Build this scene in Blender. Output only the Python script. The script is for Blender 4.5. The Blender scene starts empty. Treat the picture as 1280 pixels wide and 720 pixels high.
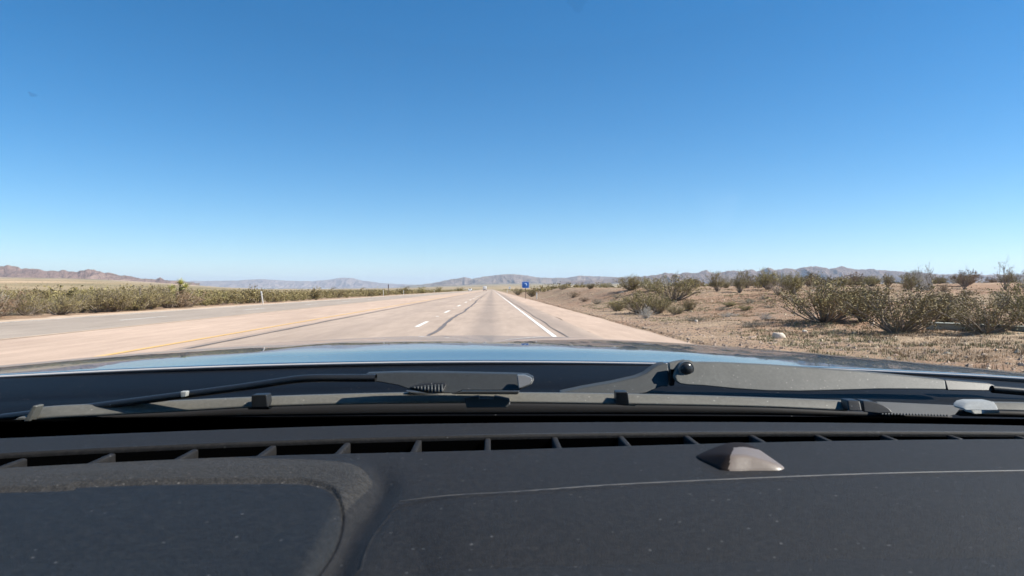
import bpy, bmesh, math, random
import numpy as np
from mathutils import Vector

random.seed(7)
rng = np.random.default_rng(11)
C = bpy.context.scene.collection
R = math.radians
F = 853.0            # focal length in photograph pixels (1280 wide)
HC = 1.12            # camera height above the road
HOR = 361.5          # horizon row
YAW = math.atan(25 / F)
CAM = np.array([0.0, 0.0, HC])
cy_, sy_ = math.cos(YAW), math.sin(YAW)
FWD = np.array([sy_, cy_, 0.0]); RGT = np.array([cy_, -sy_, 0.0])

def U(px, py, d):
    """the point seen at px, py at distance d along the view axis"""
    p = CAM + FWD * d + RGT * ((px - 640) / F * d)
    p[2] = HC - (py - HOR) / F * d
    return p

# ------------------------------------------------------------------ noise
def _h(ix, iy, s):
    n = (ix.astype(np.int64) * 374761393 + iy.astype(np.int64) * 668265263 + s * 1274126177) & 0xFFFFFFFF
    n = ((n ^ (n >> 13)) * 1103515245 + 12345) & 0xFFFFFFFF
    n = (n ^ (n >> 16)) & 0xFFFFFF
    return n / float(0xFFFFFF)
def vnoise(x, y, s=0):
    x = np.asarray(x, float); y = np.asarray(y, float)
    ix = np.floor(x); iy = np.floor(y); fx = x - ix; fy = y - iy
    fx = fx * fx * (3 - 2 * fx); fy = fy * fy * (3 - 2 * fy)
    a = _h(ix, iy, s); b = _h(ix + 1, iy, s); c = _h(ix, iy + 1, s); d = _h(ix + 1, iy + 1, s)
    return (a * (1 - fx) + b * fx) * (1 - fy) + (c * (1 - fx) + d * fx) * fy
def fbm(x, y, s=0, o=4):
    t = 0; a = .5
    for k in range(o):
        t = t + a * (vnoise(x * 2 ** k, y * 2 ** k, s + k) - .5) * 2; a *= .5
    return t
def ridged(x, y, s=0, o=5):
    t = 0; a = .5
    for k in range(o):
        t = t + a * (1 - np.abs(vnoise(x * 2 ** k, y * 2 ** k, s + k) * 2 - 1)); a *= .5
    return t
def sst(a, b, x):
    t = np.clip((x - a) / (b - a), 0, 1); return t * t * (3 - 2 * t)

# ------------------------------------------------------------------ mesh helpers
def link(o, parent=None):
    C.objects.link(o)
    if parent is not None: o.parent = parent
    return o
def mesh_np(name, V, Q, mat, parent=None, smooth=True, mats=None, midx=None):
    V = np.asarray(V, dtype=np.float32); Q = np.asarray(Q, dtype=np.int32)
    k = Q.shape[1]
    me = bpy.data.meshes.new(name)
    me.vertices.add(len(V)); me.vertices.foreach_set('co', V.ravel())
    me.loops.add(Q.size); me.loops.foreach_set('vertex_index', Q.ravel())
    me.polygons.add(len(Q))
    me.polygons.foreach_set('loop_start', np.arange(0, Q.size, k, dtype=np.int32))
    me.polygons.foreach_set('loop_total', np.full(len(Q), k, dtype=np.int32))
    me.polygons.foreach_set('use_smooth', np.full(len(Q), smooth))
    for m in (mats or [mat]): me.materials.append(m)
    if midx is not None: me.polygons.foreach_set('material_index', np.asarray(midx, dtype=np.int32))
    me.update(calc_edges=True); me.validate()
    return link(bpy.data.objects.new(name, me), parent)
def grid_faces(nr, nc):
    i = np.arange(nr - 1)[:, None] * nc + np.arange(nc - 1)[None, :]
    i = i.ravel()
    return np.stack([i, i + 1, i + nc + 1, i + nc], 1)
def grid_mesh(name, G, mat, parent=None, smooth=True, flip=False):
    nr, nc, _ = G.shape
    q = grid_faces(nr, nc)
    if flip: q = q[:, ::-1]
    return mesh_np(name, G.reshape(-1, 3), q, mat, parent, smooth)
def from_bm(name, bm, mat, parent=None, smooth=False):
    bmesh.ops.recalc_face_normals(bm, faces=bm.faces)
    me = bpy.data.meshes.new(name); bm.to_mesh(me); bm.free()
    for p in me.polygons: p.use_smooth = smooth
    me.materials.append(mat)
    return link(bpy.data.objects.new(name, me), parent)
def bevel(o, w, seg=3, ang=30):
    m = o.modifiers.new('bevel', 'BEVEL'); m.width = w; m.segments = seg; m.limit_method = 'ANGLE'; m.angle_limit = R(ang)
    for p in o.data.polygons: p.use_smooth = True
    m.harden_normals = False
    return o
def tag(o, label=None, cat=None, group=None, kind=None):
    if label: o['label'] = label
    if cat: o['category'] = cat
    if group: o['group'] = group
    if kind: o['kind'] = kind
    return o
def empty(name, loc, rz=0):
    o = bpy.data.objects.new(name, None); C.objects.link(o)
    o.location = loc; o.rotation_euler = (0, 0, rz); o.empty_display_size = .2
    return o
def cyl(bm, a, b, r0, r1=None, n=8):
    r1 = r0 if r1 is None else r1
    a = Vector(a); b = Vector(b); d = (b - a).normalized()
    u = d.orthogonal().normalized(); v = d.cross(u)
    A = []; B = []
    for i in range(n):
        t = 2 * math.pi * i / n; w = u * math.cos(t) + v * math.sin(t)
        A.append(bm.verts.new(a + w * r0)); B.append(bm.verts.new(b + w * r1))
    for i in range(n):
        j = (i + 1) % n; bm.faces.new((A[i], A[j], B[j], B[i]))
    bm.faces.new(A[::-1]); bm.faces.new(B)
def box(bm, c, s, rz=0):
    vs = []
    for dx, dy, dz in ((-1,-1,-1),(1,-1,-1),(1,1,-1),(-1,1,-1),(-1,-1,1),(1,-1,1),(1,1,1),(-1,1,1)):
        x = dx * s[0] / 2; y = dy * s[1] / 2
        vs.append(bm.verts.new((c[0] + x * math.cos(rz) - y * math.sin(rz), c[1] + x * math.sin(rz) + y * math.cos(rz), c[2] + dz * s[2] / 2)))
    for f in ((3,2,1,0),(4,5,6,7),(0,1,5,4),(1,2,6,5),(2,3,7,6),(3,0,4,7)): bm.faces.new([vs[i] for i in f])

# ------------------------------------------------------------------ materials
class N:
    def __init__(s, name):
        s.m = bpy.data.materials.new(name); s.m.use_nodes = True
        s.t = s.m.node_tree; s.b = s.t.nodes['Principled BSDF']
        s.pos = None
    def n(s, kind, **kw):
        x = s.t.nodes.new(kind)
        for k, v in kw.items(): setattr(x, k, v)
        return x
    def l(s, a, b): s.t.links.new(a, b)
    def coord(s):
        if s.pos is None: s.pos = s.n('ShaderNodeTexCoord').outputs['Object']
        return s.pos
    def gpos(s): return s.n('ShaderNodeNewGeometry').outputs['Position']
    def scale(s, vec, v):
        m = s.n('ShaderNodeMapping'); m.inputs['Scale'].default_value = v; s.l(vec, m.inputs['Vector']); return m.outputs[0]
    def noise(s, sc, det=4, rough=.6, vec=None, dist=0):
        x = s.n('ShaderNodeTexNoise'); x.inputs['Scale'].default_value = sc; x.inputs['Detail'].default_value = det
        x.inputs['Roughness'].default_value = rough; x.inputs['Distortion'].default_value = dist
        s.l(vec if vec is not None else s.coord(), x.inputs['Vector']); return x.outputs['Fac']
    def voro(s, sc, vec=None, feat='F1', out='Distance', rnd=1):
        x = s.n('ShaderNodeTexVoronoi', feature=feat); x.inputs['Scale'].default_value = sc; x.inputs['Randomness'].default_value = rnd
        s.l(vec if vec is not None else s.coord(), x.inputs['Vector']); return x.outputs[out]
    def ramp(s, fac, stops, interp='LINEAR'):
        x = s.n('ShaderNodeValToRGB'); e = x.color_ramp.elements; x.color_ramp.interpolation = interp
        while len(e) < len(stops): e.new(.5)
        for i, (p, c) in enumerate(stops):
            e[i].position = p; e[i].color = (*c, 1) if not isinstance(c, (int, float)) else (c, c, c, 1)
        s.l(fac, x.inputs[0]); return x.outputs[0]
    def mix(s, fac, a, b, mode='MIX'):
        x = s.n('ShaderNodeMix', data_type='RGBA', blend_type=mode)
        for v, i in ((fac, 0), (a, 6), (b, 7)):
            if isinstance(v, (int, float)): x.inputs[i].default_value = v if i == 0 else (v, v, v, 1)
            elif isinstance(v, tuple): x.inputs[i].default_value = (*v, 1)
            else: s.l(v, x.inputs[i])
        return x.outputs[2]
    def math(s, op, a, b=0.0, clamp=False):
        x = s.n('ShaderNodeMath', operation=op); x.use_clamp = clamp
        for i, v in enumerate((a, b)):
            if isinstance(v, (int, float)): x.inputs[i].default_value = v
            else: s.l(v, x.inputs[i])
        return x.outputs[0]
    def sep(s, vec):
        x = s.n('ShaderNodeSeparateXYZ'); s.l(vec, x.inputs[0]); return x.outputs
    def mapr(s, v, a, b, c=0., d=1.):
        x = s.n('ShaderNodeMapRange'); x.inputs[1].default_value = a; x.inputs[2].default_value = b
        x.inputs[3].default_value = c; x.inputs[4].default_value = d; s.l(v, x.inputs[0]); return x.outputs[0]
    def set(s, color=None, rough=None, spec=None, metal=None, coat=None, coat_r=None):
        b = s.b
        for k, v in (('Base Color', color), ('Roughness', rough), ('Specular IOR Level', spec), ('Metallic', metal), ('Coat Weight', coat), ('Coat Roughness', coat_r)):
            if v is None: continue
            if isinstance(v, tuple): b.inputs[k].default_value = (*v, 1)
            elif isinstance(v, (int, float)): b.inputs[k].default_value = v
            else: s.l(v, b.inputs[k])
        return s
    def bump(s, h, dist, strength=1.0):
        x = s.n('ShaderNodeBump'); x.inputs['Distance'].default_value = dist; x.inputs['Strength'].default_value = strength
        s.l(h, x.inputs['Height']); s.l(x.outputs[0], s.b.inputs['Normal']); return s

def simple(name, col, rough=.6, spec=.5, metal=0, var=.15, sc=6., bump=None):
    k = N(name); f = k.noise(sc, 4)
    c = k.mix(f, tuple(v * (1 - var) for v in col), tuple(min(1, v * (1 + var)) for v in col))
    k.set(c, rough, spec, metal)
    if bump: k.bump(k.noise(bump[0], 3), bump[1])
    return k.m

def m_ground():
    k = N('desert_ground'); p = k.gpos(); x, y, z = k.sep(p)
    sand = k.ramp(k.noise(.35, 5, .6, p), [(.3, (.25, .17, .105)), (.55, (.37, .265, .17)), (.75, (.48, .36, .235))])
    red = k.mix(k.ramp(k.noise(.12, 4, .6, p), [(.40, 0), (.56, 1)]), sand, (.31, .165, .105))
    sand = k.mix(.62, sand, red)
    # browner litter and crust
    lit = k.ramp(k.noise(1.6, 6, .75, p), [(.44, 0), (.6, 1)])
    sand = k.mix(k.math('MULTIPLY', lit, .75), sand, (.20, .145, .095))
    # pebbles
    v1 = k.n('ShaderNodeTexVoronoi'); v1.inputs['Scale'].default_value = 16; k.l(p, v1.inputs['Vector'])
    pebc = k.ramp(k.sep(v1.outputs['Color'])[0], [(0, (.16, .12, .09)), (.5, (.38, .28, .2)), (1, (.68, .57, .45))])
    pebm = k.ramp(v1.outputs['Distance'], [(.28, 1), (.42, 0)])
    sand = k.mix(k.math('MULTIPLY', pebm, .6), sand, pebc)
    # far scrub cover, seen only as a tint of patches
    d = k.n('ShaderNodeVectorMath', operation='LENGTH'); k.l(p, d.inputs[0]); dist = d.outputs['Value']
    far = k.mapr(dist, 60, 500)
    scr = k.ramp(k.noise(.02, 6, .75, k.scale(p, (1, 1, 1))), [(.3, (.15, .125, .06)), (.5, (.24, .19, .105)), (.7, (.38, .29, .17))])
    big = k.ramp(k.noise(.0016, 5, .65, k.scale(p, (1, .55, 1))), [(.36, (.15, .13, .065)), (.5, (.30, .225, .125)), (.64, (.55, .38, .24))])
    vf = k.mix(k.mapr(dist, 500, 2200), scr, k.mix(.85, scr, big))
    vf = k.mix(k.math('MULTIPLY', k.mapr(dist, 4000, 9000), k.mapr(x, -2500, -1200)), vf, (.19, .175, .13))
    col = k.mix(far, sand, vf)
    dw = k.math('ADD', dist, k.math('MULTIPLY', k.math('SUBTRACT', k.noise(.006, 3, .6, p), .5), 160))
    wash = k.math('MULTIPLY', k.mapr(k.math('ABSOLUTE', k.math('SUBTRACT', dw, 430)), 75, 45), k.mapr(x, -95, -150))
    col = k.mix(k.math('MULTIPLY', wash, .8), col, (.50, .40, .29))
    k.set(col, .95, .15)
    h = k.math('ADD', k.math('MULTIPLY', k.noise(9, 6, .7, p), .6), k.math('MULTIPLY', pebm, .35))
    h = k.math('MULTIPLY', h, k.mapr(dist, 20, 120, 1, 0))
    k.bump(h, .06)
    return k.m
def m_mount(name, cols, green=(.2, .17, .11), sc=.0025):
    k = N(name); p = k.gpos(); x, y, z = k.sep(p)
    c = k.ramp(k.noise(sc, 7, .65, k.scale(p, (1, 1, 3))), [(.3, cols[0]), (.5, cols[1]), (.7, cols[2])])
    nz = k.sep(k.n('ShaderNodeNewGeometry').outputs['Normal'])[2]
    c = k.mix(k.mapr(nz, .975, .998), c, green)
    k.set(c, 1, 0).bump(k.noise(sc * 8, 7, .7, p), 60)
    return k.m
def m_road(name, base, lines):
    """sun-bleached asphalt; lines = [(x centre, half width, strength)] of darker or paler wheel bands along the road"""
    k = N(name); p = k.gpos(); x, y, z = k.sep(p)
    c = k.ramp(k.noise(3, 6, .6, k.scale(p, (1, .12, 1))), [(.3, tuple(v * .88 for v in base)), (.7, tuple(min(1, v * 1.1) for v in base))])
    wob = k.math('MULTIPLY', k.math('SUBTRACT', k.noise(.12, 2, .5, k.scale(p, (.2, 1, 1))), .5), .35)
    xx = k.math('ADD', x, wob)
    for xc, hw, st, colr in lines:
        dd = k.math('ABSOLUTE', k.math('SUBTRACT', xx, xc))
        f = k.math('MULTIPLY', k.mapr(dd, hw, hw * .3), st)
        c = k.mix(f, c, colr)
    sp = k.ramp(k.voro(90, p, 'F1', 'Color'), [(0, .82), (1, 1.12)])
    c = k.mix(1.0, c, sp, 'MULTIPLY')
    pt = k.ramp(k.noise(.25, 5, .65, k.scale(p, (1, .35, 1))), [(.38, .9), (.62, 1.06)])
    c = k.mix(1.0, c, pt, 'MULTIPLY')
    k.set(c, .88, .2).bump(k.noise(150, 3, .7, p), .004)
    return k.m
def m_paint(name, col, wear):
    k = N(name); p = k.gpos()
    f = k.ramp(k.noise(14, 5, .7, p), [(wear, 0), (wear + .14, 1)])
    k.set(k.mix(f, (.34, .28, .23), col), .7, .3); return k.m

MAT = {}
MAT['ground'] = m_ground()
MAT['road'] = m_road('bleached_asphalt', (.42, .325, .255), [(-.2, .60, .5, (.22, .18, .155)), (-3.9, .7, .18, (.25, .2, .17)), (2.0, .5, .5, (.25, .2, .17)), (-5.9, .35, .35, (.24, .19, .16))])
MAT['shoulder'] = m_road('shoulder_asphalt', (.49, .362, .275), [])
MAT['far_road'] = m_road('opposite_asphalt', (.35, .29, .235), [(-13.4, .6, .2, (.38, .31, .26))])
MAT['verge'] = simple('verge_sand', (.50, .38, .28), .95, .1, 0, .25, 2.5, (30, .01))
MAT['white'] = m_paint('white_road_paint', (.74, .70, .64), .30)
MAT['yellow'] = m_paint('yellow_road_paint', (.70, .43, .14), .34)
MAT['tar'] = simple('crack_sealant', (.15, .125, .11), .6, .4, 0, .3, 3)
MAT['leaf'] = None

def m_leaf(name, a, b, c, sc=7):
    k = N(name)
    info = k.n('ShaderNodeObjectInfo')
    f = k.noise(sc, 3, .6)
    col = k.ramp(f, [(.32, a), (.5, b), (.68, c)])
    hv = k.n('ShaderNodeHueSaturation'); k.l(col, hv.inputs['Color'])
    k.l(k.mapr(info.outputs['Random'], 0, 1, .75, 1.25), hv.inputs['Value']); k.l(k.mapr(info.outputs['Random'], 0, 1, .485, .512), hv.inputs['Hue'])
    k.set(hv.outputs[0], .7, .25)
    k.b.inputs['Transmission Weight'].default_value = 0
    return k.m
MAT['leaf'] = m_leaf('creosote_leaves', (.145, .118, .05), (.235, .192, .08), (.34, .285, .13))
MAT['leaf_grey'] = m_leaf('sage_leaves', (.16, .15, .11), (.25, .23, .17), (.36, .33, .25))
MAT['leaf_dry'] = m_leaf('dry_leaves', (.14, .085, .05), (.22, .145, .085), (.30, .21, .13))
MAT['stem'] = simple('grey_stems', (.25, .205, .165), .85, .2, 0, .35, 9)
MAT['stem_pale'] = simple('pale_dead_stems', (.46, .43, .40), .85, .2, 0, .2, 9)
MAT['yucca'] = m_leaf('yucca_leaves', (.32, .31, .12), (.48, .45, .2), (.6, .56, .3), 4)
MAT['bark'] = simple('yucca_bark', (.16, .12, .08), .9, .1, 0, .4, 12)
MAT['grass'] = m_leaf('dry_grass', (.19, .13, .075), (.30, .21, .12), (.42, .32, .19), 1.3)
MAT['forb'] = m_leaf('low_green_weeds', (.15, .13, .065), (.23, .20, .11), (.33, .29, .18), 1.3)
MAT['stone'] = simple('pale_stone', (.62, .53, .43), .85, .2, 0, .25, 5, (20, .01))
MAT['pebble'] = m_leaf('pebbles', (.17, .12, .09), (.31, .23, .16), (.48, .38, .28), .9)
MAT['concrete'] = simple('pale_slab_grey', (.34, .345, .29), .85, .2, 0, .18, 3, (40, .005))
MAT['post'] = simple('white_post_plastic', (.78, .74, .68), .5, .4, 0, .08, 8)
MAT['rust'] = simple('brown_steel_post', (.22, .14, .10), .6, .4, .3, .25, 14)
MAT['blue'] = simple('blue_sign_sheeting', (.035, .16, .52), .4, .5, 0, .12, 6)
MAT['sign_white'] = simple('white_sign_sheeting', (.75, .77, .80), .4, .5, 0, .05, 6)
MAT['galv'] = simple('galvanised_steel', (.42, .43, .44), .45, .5, .8, .15, 10)
MAT['carwhite'] = simple('white_vehicle_paint', (.72, .72, .72), .3, .5, 0, .03, 3)
MAT['glassdark'] = simple('dark_vehicle_glass', (.02, .025, .03), .1, .6, 0, .1, 3)
MAT['tyre'] = simple('tyre_rubber', (.025, .025, .025), .8, .3, 0, .2, 20)
MAT['lamp'] = simple('headlight_lens', (.8, .8, .78), .15, .6, 0, .03, 3)

# car materials
def m_hood():
    k = N('black_car_paint')
    k.set((.006, .007, .010), .35, .3, 0, .78, .025); k.b.inputs['Coat IOR'].default_value = 1.26
    f = k.noise(2.2, 3, .5, k.scale(k.coord(), (1, .5, 1)))
    k.l(k.mapr(k.noise(60, 5, .7), .3, .8, .01, .035), k.b.inputs['Coat Roughness'])
    x = k.n('ShaderNodeBump'); x.inputs['Distance'].default_value = .0012; k.l(f, x.inputs['Height']); k.l(x.outputs[0], k.b.inputs['Coat Normal'])
    return k.m
SPEC = {'cowl_plastic': .12, 'vent_hole_shade': 0.0, 'dark_sensor_lens': .12, 'wiper_rubber': .2, 'grained_dash_plastic': .32, 'smooth_dash_cover': .34}
def m_plastic(name, col, rough, grain, depth, speck=.0, var=.2, dust=(.2, .19, .18), big=8.):
    k = N(name); p = k.coord()
    c = k.mix(k.noise(big, 5, .65), tuple(v * (1 - var) for v in col), tuple(v * (1 + var) for v in col))
    if speck:
        v = k.n('ShaderNodeTexVoronoi'); v.inputs['Scale'].default_value = 260; k.l(p, v.inputs['Vector'])
        g = k.math('MULTIPLY', k.math('LESS_THAN', v.outputs['Distance'], .17), k.math('GREATER_THAN', k.sep(v.outputs['Color'])[0], 1 - speck))
        v2 = k.n('ShaderNodeTexVoronoi'); v2.inputs['Scale'].default_value = 55; k.l(p, v2.inputs['Vector'])
        g2 = k.math('MULTIPLY', k.math('LESS_THAN', k.math('ADD', v2.outputs['Distance'], k.math('MULTIPLY', k.noise(700, 2), .06)), .075), k.math('GREATER_THAN', k.sep(v2.outputs['Color'])[0], 1 - speck * 1.6))
        g = k.math('MAXIMUM', g, g2)
        c = k.mix(k.math('MULTIPLY', g, .55), c, dust)
        s = k.ramp(k.noise(330, 3, .75), [(.36, .55), (.5, .95), (.68, 1.7)])
        c = k.mix(1.0 if 'dash' in name else .22, c, s, 'MULTIPLY')
    k.set(c, rough, SPEC.get(name, .4))
    if grain: k.bump(k.math('ADD', k.voro(grain), k.noise(grain * 2.2, 3, .7)), depth)
    return k.m
MAT['hood'] = m_hood()
MAT['dash'] = m_plastic('grained_dash_plastic', (.0086, .0076, .0070), .68, 1400, .00012, .10, .2, (.09, .09, .09))
MAT['rim'] = m_plastic('worn_dash_rim', (.0185, .017, .0155), .85, 600, .0004, .25, .3, (.12, .11, .10))
MAT['cover'] = m_plastic('smooth_dash_cover', (.0080, .0078, .0075), .62, 1800, .00008, .07, .15, (.09, .09, .09))
MAT['vent'] = m_plastic('vent_plastic', (.020, .020, .023), .55, 0, 0)
MAT['hole'] = m_plastic('vent_hole_shade', (.002, .002, .002), .9, 0, 0)  # near-black, paints the shade inside the slot and the glass gap
MAT['cowl'] = m_plastic('cowl_plastic', (.0028, .003, .0038), .6, 1500, .00005, .05)
MAT['arm'] = m_plastic('weathered_wiper_arm', (.085, .084, .074), .55, 1500, .00004, .3, .45, (.3, .27, .24), 32)
MAT['armdark'] = m_plastic('black_wiper_plastic', (.012, .0125, .013), .45, 1500, .00003, .03)
MAT['blade'] = m_plastic('dusty_blade_strip', (.115, .108, .09), .58, 1500, .00003, .10, .22, (.35, .32, .28), 18)
MAT['rubber'] = m_plastic('wiper_rubber', (.020, .019, .019), .6, 0, 0)
MAT['cap'] = m_plastic('grey_end_cap', (.30, .30, .28), .4, 1500, .00003, .05)
MAT['pin'] = m_plastic('dark_steel_pin', (.03, .03, .03), .25, 0, 0)
def m_sensor_reflection():
    k = N('sensor_reflection'); k.set((.15, .118, .095), .45, .4, 0, .1, .3)  # pale colour painting the bright reflection on one facet
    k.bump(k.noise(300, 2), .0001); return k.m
MAT['sensor'] = m_sensor_reflection()
def m_glass():
    m = bpy.data.materials.new('windshield_glass'); m.use_nodes = True; t = m.node_tree
    t.nodes.remove(t.nodes['Principled BSDF']); out = t.nodes['Material Output']
    tr = t.nodes.new('ShaderNodeBsdfTransparent'); tr.inputs[0].default_value = (.975, .985, .985, 1)
    gl = t.nodes.new('ShaderNodeBsdfGlossy'); gl.inputs['Roughness'].default_value = .01
    fr = t.nodes.new('ShaderNodeFresnel'); fr.inputs[0].default_value = 1.45
    mu = t.nodes.new('ShaderNodeMath'); mu.operation = 'MULTIPLY'; mu.inputs[1].default_value = .035
    mx = t.nodes.new('ShaderNodeMixShader')
    t.links.new(fr.outputs[0], mu.inputs[0]); t.links.new(mu.outputs[0], mx.inputs[0])
    t.links.new(tr.outputs[0], mx.inputs[1]); t.links.new(gl.outputs[0], mx.inputs[2]); t.links.new(mx.outputs[0], out.inputs[0])
    return m
MAT['glass'] = m_glass()
MAT['frit'] = simple('black_glass_border', (.001, .001, .001), .95, 0, 0, .05)

# ------------------------------------------------------------------ terrain
def terrain_h(x, y):
    x = np.asarray(x, float); y = np.asarray(y, float)
    d = np.hypot(x, y)
    # right bank beside the road: low near the camera, eye height further on
    ramp_y = sst(14, 55, y)
    top = .38 + .86 * ramp_y
    top = top * (1 - .75 * sst(95, 190, y))
    w = 12.5 - 6.5 * ramp_y
    bank = top * sst(4.6, 4.6 + w, x)
    bank = bank - .0 * x
    bank = bank + .35 * sst(14, 45, x) * sst(16, 50, y) * (1 - sst(120, 400, y))
    rough = fbm(x * .35, y * .35, 3, 4) * .16 + fbm(x * 1.3, y * 1.3, 8, 3) * .06 + fbm(x * 5, y * 5, 12, 2) * .018
    side = sst(4.6, 8, x) + sst(-17.2, -20, x)
    side = np.where(x < -17.2, sst(17.2, 21, -x), sst(4.4, 8, x))
    hl = np.where(x < -17.2, -.40 * sst(18.0, 29, -x), 0)
    h = bank + hl + rough * side * (1 - sst(150, 600, d))
    # plain: gentle swells and bajadas rising to the ranges
    ang = np.degrees(np.arctan2(x, y)) - 1.68
    right_l = sst(500, 1500, d) * 0
    bl = (1 - sst(-34, -19, ang))                       # far left rise
    h = h + bl * (np.clip(d - 900, 0, None) * .0150)
    bc = np.exp(-((ang - 1.5) / 9.0) ** 2)
    h = h + bc * np.clip(d - 3200, 0, None) * .0125 * (1 - .35 * sst(10000, 16000, d))
    br = sst(4, 12, ang)
    h = h + br * np.clip(d - 2500, 0, None) * .0085
    h = h + fbm(x * .0009, y * .0009, 31, 4) * 14 * sst(1500, 6000, d) 
    h = np.where((x > -17.2) & (x < 4.4) & (y < 2650), np.minimum(h, -.03 - .0004 * d), h)
    h = h - .0004 * d * (1 - side) * 0
    return h

def th(x, y): return float(terrain_h(np.array([x]), np.array([y]))[0])
def hit(px, py, dmin=6, dmax=900):
    """where the sight line through px, py meets the terrain (first crossing)"""
    d = np.exp(np.linspace(math.log(dmin), math.log(dmax), 1500))
    X = FWD[0] * d + RGT[0] * (px - 640) / F * d; Y = FWD[1] * d + RGT[1] * (px - 640) / F * d
    Z = HC - (py - HOR) / F * d
    g = np.maximum(terrain_h(X, Y), np.where((X > -17.2) & (X < 4.4), 0, -9))
    i = np.argmax(Z < g)
    if not (Z < g).any(): i = len(d) - 1
    return X[i], Y[i], g[i], d[i]

def build_ground():
    a_front = np.radians(np.arange(-46, 46.001, .09) + 1.68)
    a_rest = np.radians(np.linspace(47.68 + 2, 360 - 46 + 1.68 - 2, 60))
    A = np.concatenate([a_front, a_rest, [a_front[0] + 2 * math.pi]])
    r = np.concatenate([[.5, 2.0], np.exp(np.linspace(math.log(4), math.log(52000), 640))])
    X = np.sin(A)[None, :] * r[:, None]; Y = np.cos(A)[None, :] * r[:, None]
    Z = terrain_h(X, Y)
    G = np.stack([X, Y, Z], 2)
    o = grid_mesh('ground', G, MAT['ground'], flip=True)
    tag(o, kind='structure')
build_ground()

def strip(name, x0, x1, y0, y1, z, mat, step=4.0, wob=None):
    ys = np.unique(np.concatenate([np.arange(y0, min(y1, 200), step), np.arange(200, y1, 20), [y1]]))
    a = np.full_like(ys, x0); b = np.full_like(ys, x1)
    if wob:
        a = a + fbm(ys * wob[1], ys * 0, wob[2], 3) * wob[0]; b = b + fbm(ys * wob[1], ys * 0, wob[2] + (5 if len(wob) > 3 else 0), 3) * wob[0]
    G = np.stack([np.stack([a, ys, np.full_like(ys, z)], 1), np.stack([b, ys, np.full_like(ys, z)], 1)], 1)
    return grid_mesh(name, G, mat, smooth=False)
YE = 2600
def st(o): return tag(o, kind='structure')
st(strip('road', -6.0, 2.55, -30, YE, .000, MAT['road']))
st(strip('road_shoulder', 2.55, 4.15, -30, YE, -.002, MAT['shoulder'], 1.5, (.10, .5, 3)))
st(strip('median_pavement', -10.9, -6.0, -30, YE, -.002, MAT['shoulder']))
st(strip('opposite_road', -16.6, -10.9, -30, YE, -.001, MAT['far_road']))
st(strip('gravel_verge', -17.9, -16.6, -30, YE, .002, MAT['verge'], 1.0, (.14, .7, 9)))
# markings
def marks(name, rects, mat, z):
    V = []; Q = []
    for (x0, x1, y0, y1) in rects:
        n = max(1, int((y1 - y0) / 8)) if y1 - y0 < 400 else 120
        ys = np.linspace(y0, y1, n + 1)
        for y_a, y_b in zip(ys[:-1], ys[1:]):
            i = len(V); V += [(x0, y_a, z), (x1, y_a, z), (x1, y_b, z), (x0, y_b, z)]; Q.append((i, i + 1, i + 2, i + 3))
    return st(mesh_np(name, V, Q, mat, smooth=False))
rects = [(1.42, 1.53, -20, YE)]
for k in range(-1, 60):
    y0 = 20.3 + 12.2 * k
    rects.append((-2.30, -2.17, y0, y0 + 3.4))
for k in range(0, 40):
    y0 = 6.0 + 24.4 * k
    if y0 < 900: pass
for k in range(0, 60):
    y0 = 25 + 12.2 * k
    rects.append((-13.45, -13.33, y0, y0 + 3.4))
rects.append((-16.42, -16.30, -20, YE))
marks('white_road_markings', rects, MAT['white'], .006)
marks('yellow_road_line', [(-6.60, -6.47, -20, YE)], MAT['yellow'], .006)
marks('pale_road_joint', [(-10.98, -10.84, -20, YE)], MAT['verge'], .006)
# raised pavement dots between dashes
dots = []
for k in range(-1, 30):
    y0 = 20.3 + 12.2 * k + 7.6
    dots.append((-2.30, -2.18, y0, y0 + .35))
marks('lane_dot_markings', dots, MAT['white'], .008)
# tar-sealed cracks
def crack(name, xc, w, seed, y0, y1, amp=.10, z=.010):
    ys = np.concatenate([np.arange(y0, 120, .35), np.arange(120, y1, 5)])
    c = xc + fbm(ys * .25, ys * 0, seed, 4) * amp * 1.6
    ww = w * (.55 + .6 * vnoise(ys * 1.1, ys * 0, seed + 4))
    G = np.stack([np.stack([c - ww, ys, np.full_like(ys, z)], 1), np.stack([c + ww, ys, np.full_like(ys, z)], 1)], 1)
    return st(grid_mesh(name, G, MAT['tar'], smooth=False))
crack('road_crack_line', -1.46, .068, 41, -10, 420)
crack('road_crack_line', -5.72, .05, 47, -10, 320, .05)
crack('road_crack_line', 1.75, .02, 55, -10, 90, .04)
for i, (x0, y0, x1) in enumerate([(-16.3, 27.5, -13.2), (-16.4, 60, -11), (-6, 52, -2.4), (-10.8, 33, -6.8), (-10.8, 88, -6.8)]):
    t = np.linspace(0, 1, 30); xs = x0 + (x1 - x0) * t; ys = y0 + fbm(t * 4, t * 0, 70 + i, 3) * .35
    G = np.stack([np.stack([xs, ys - .02, np.full_like(xs, .011)], 1), np.stack([xs, ys + .02, np.full_like(xs, .011)], 1)], 1)
    st(grid_mesh('road_crack_line', G, MAT['tar'], smooth=False))

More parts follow.
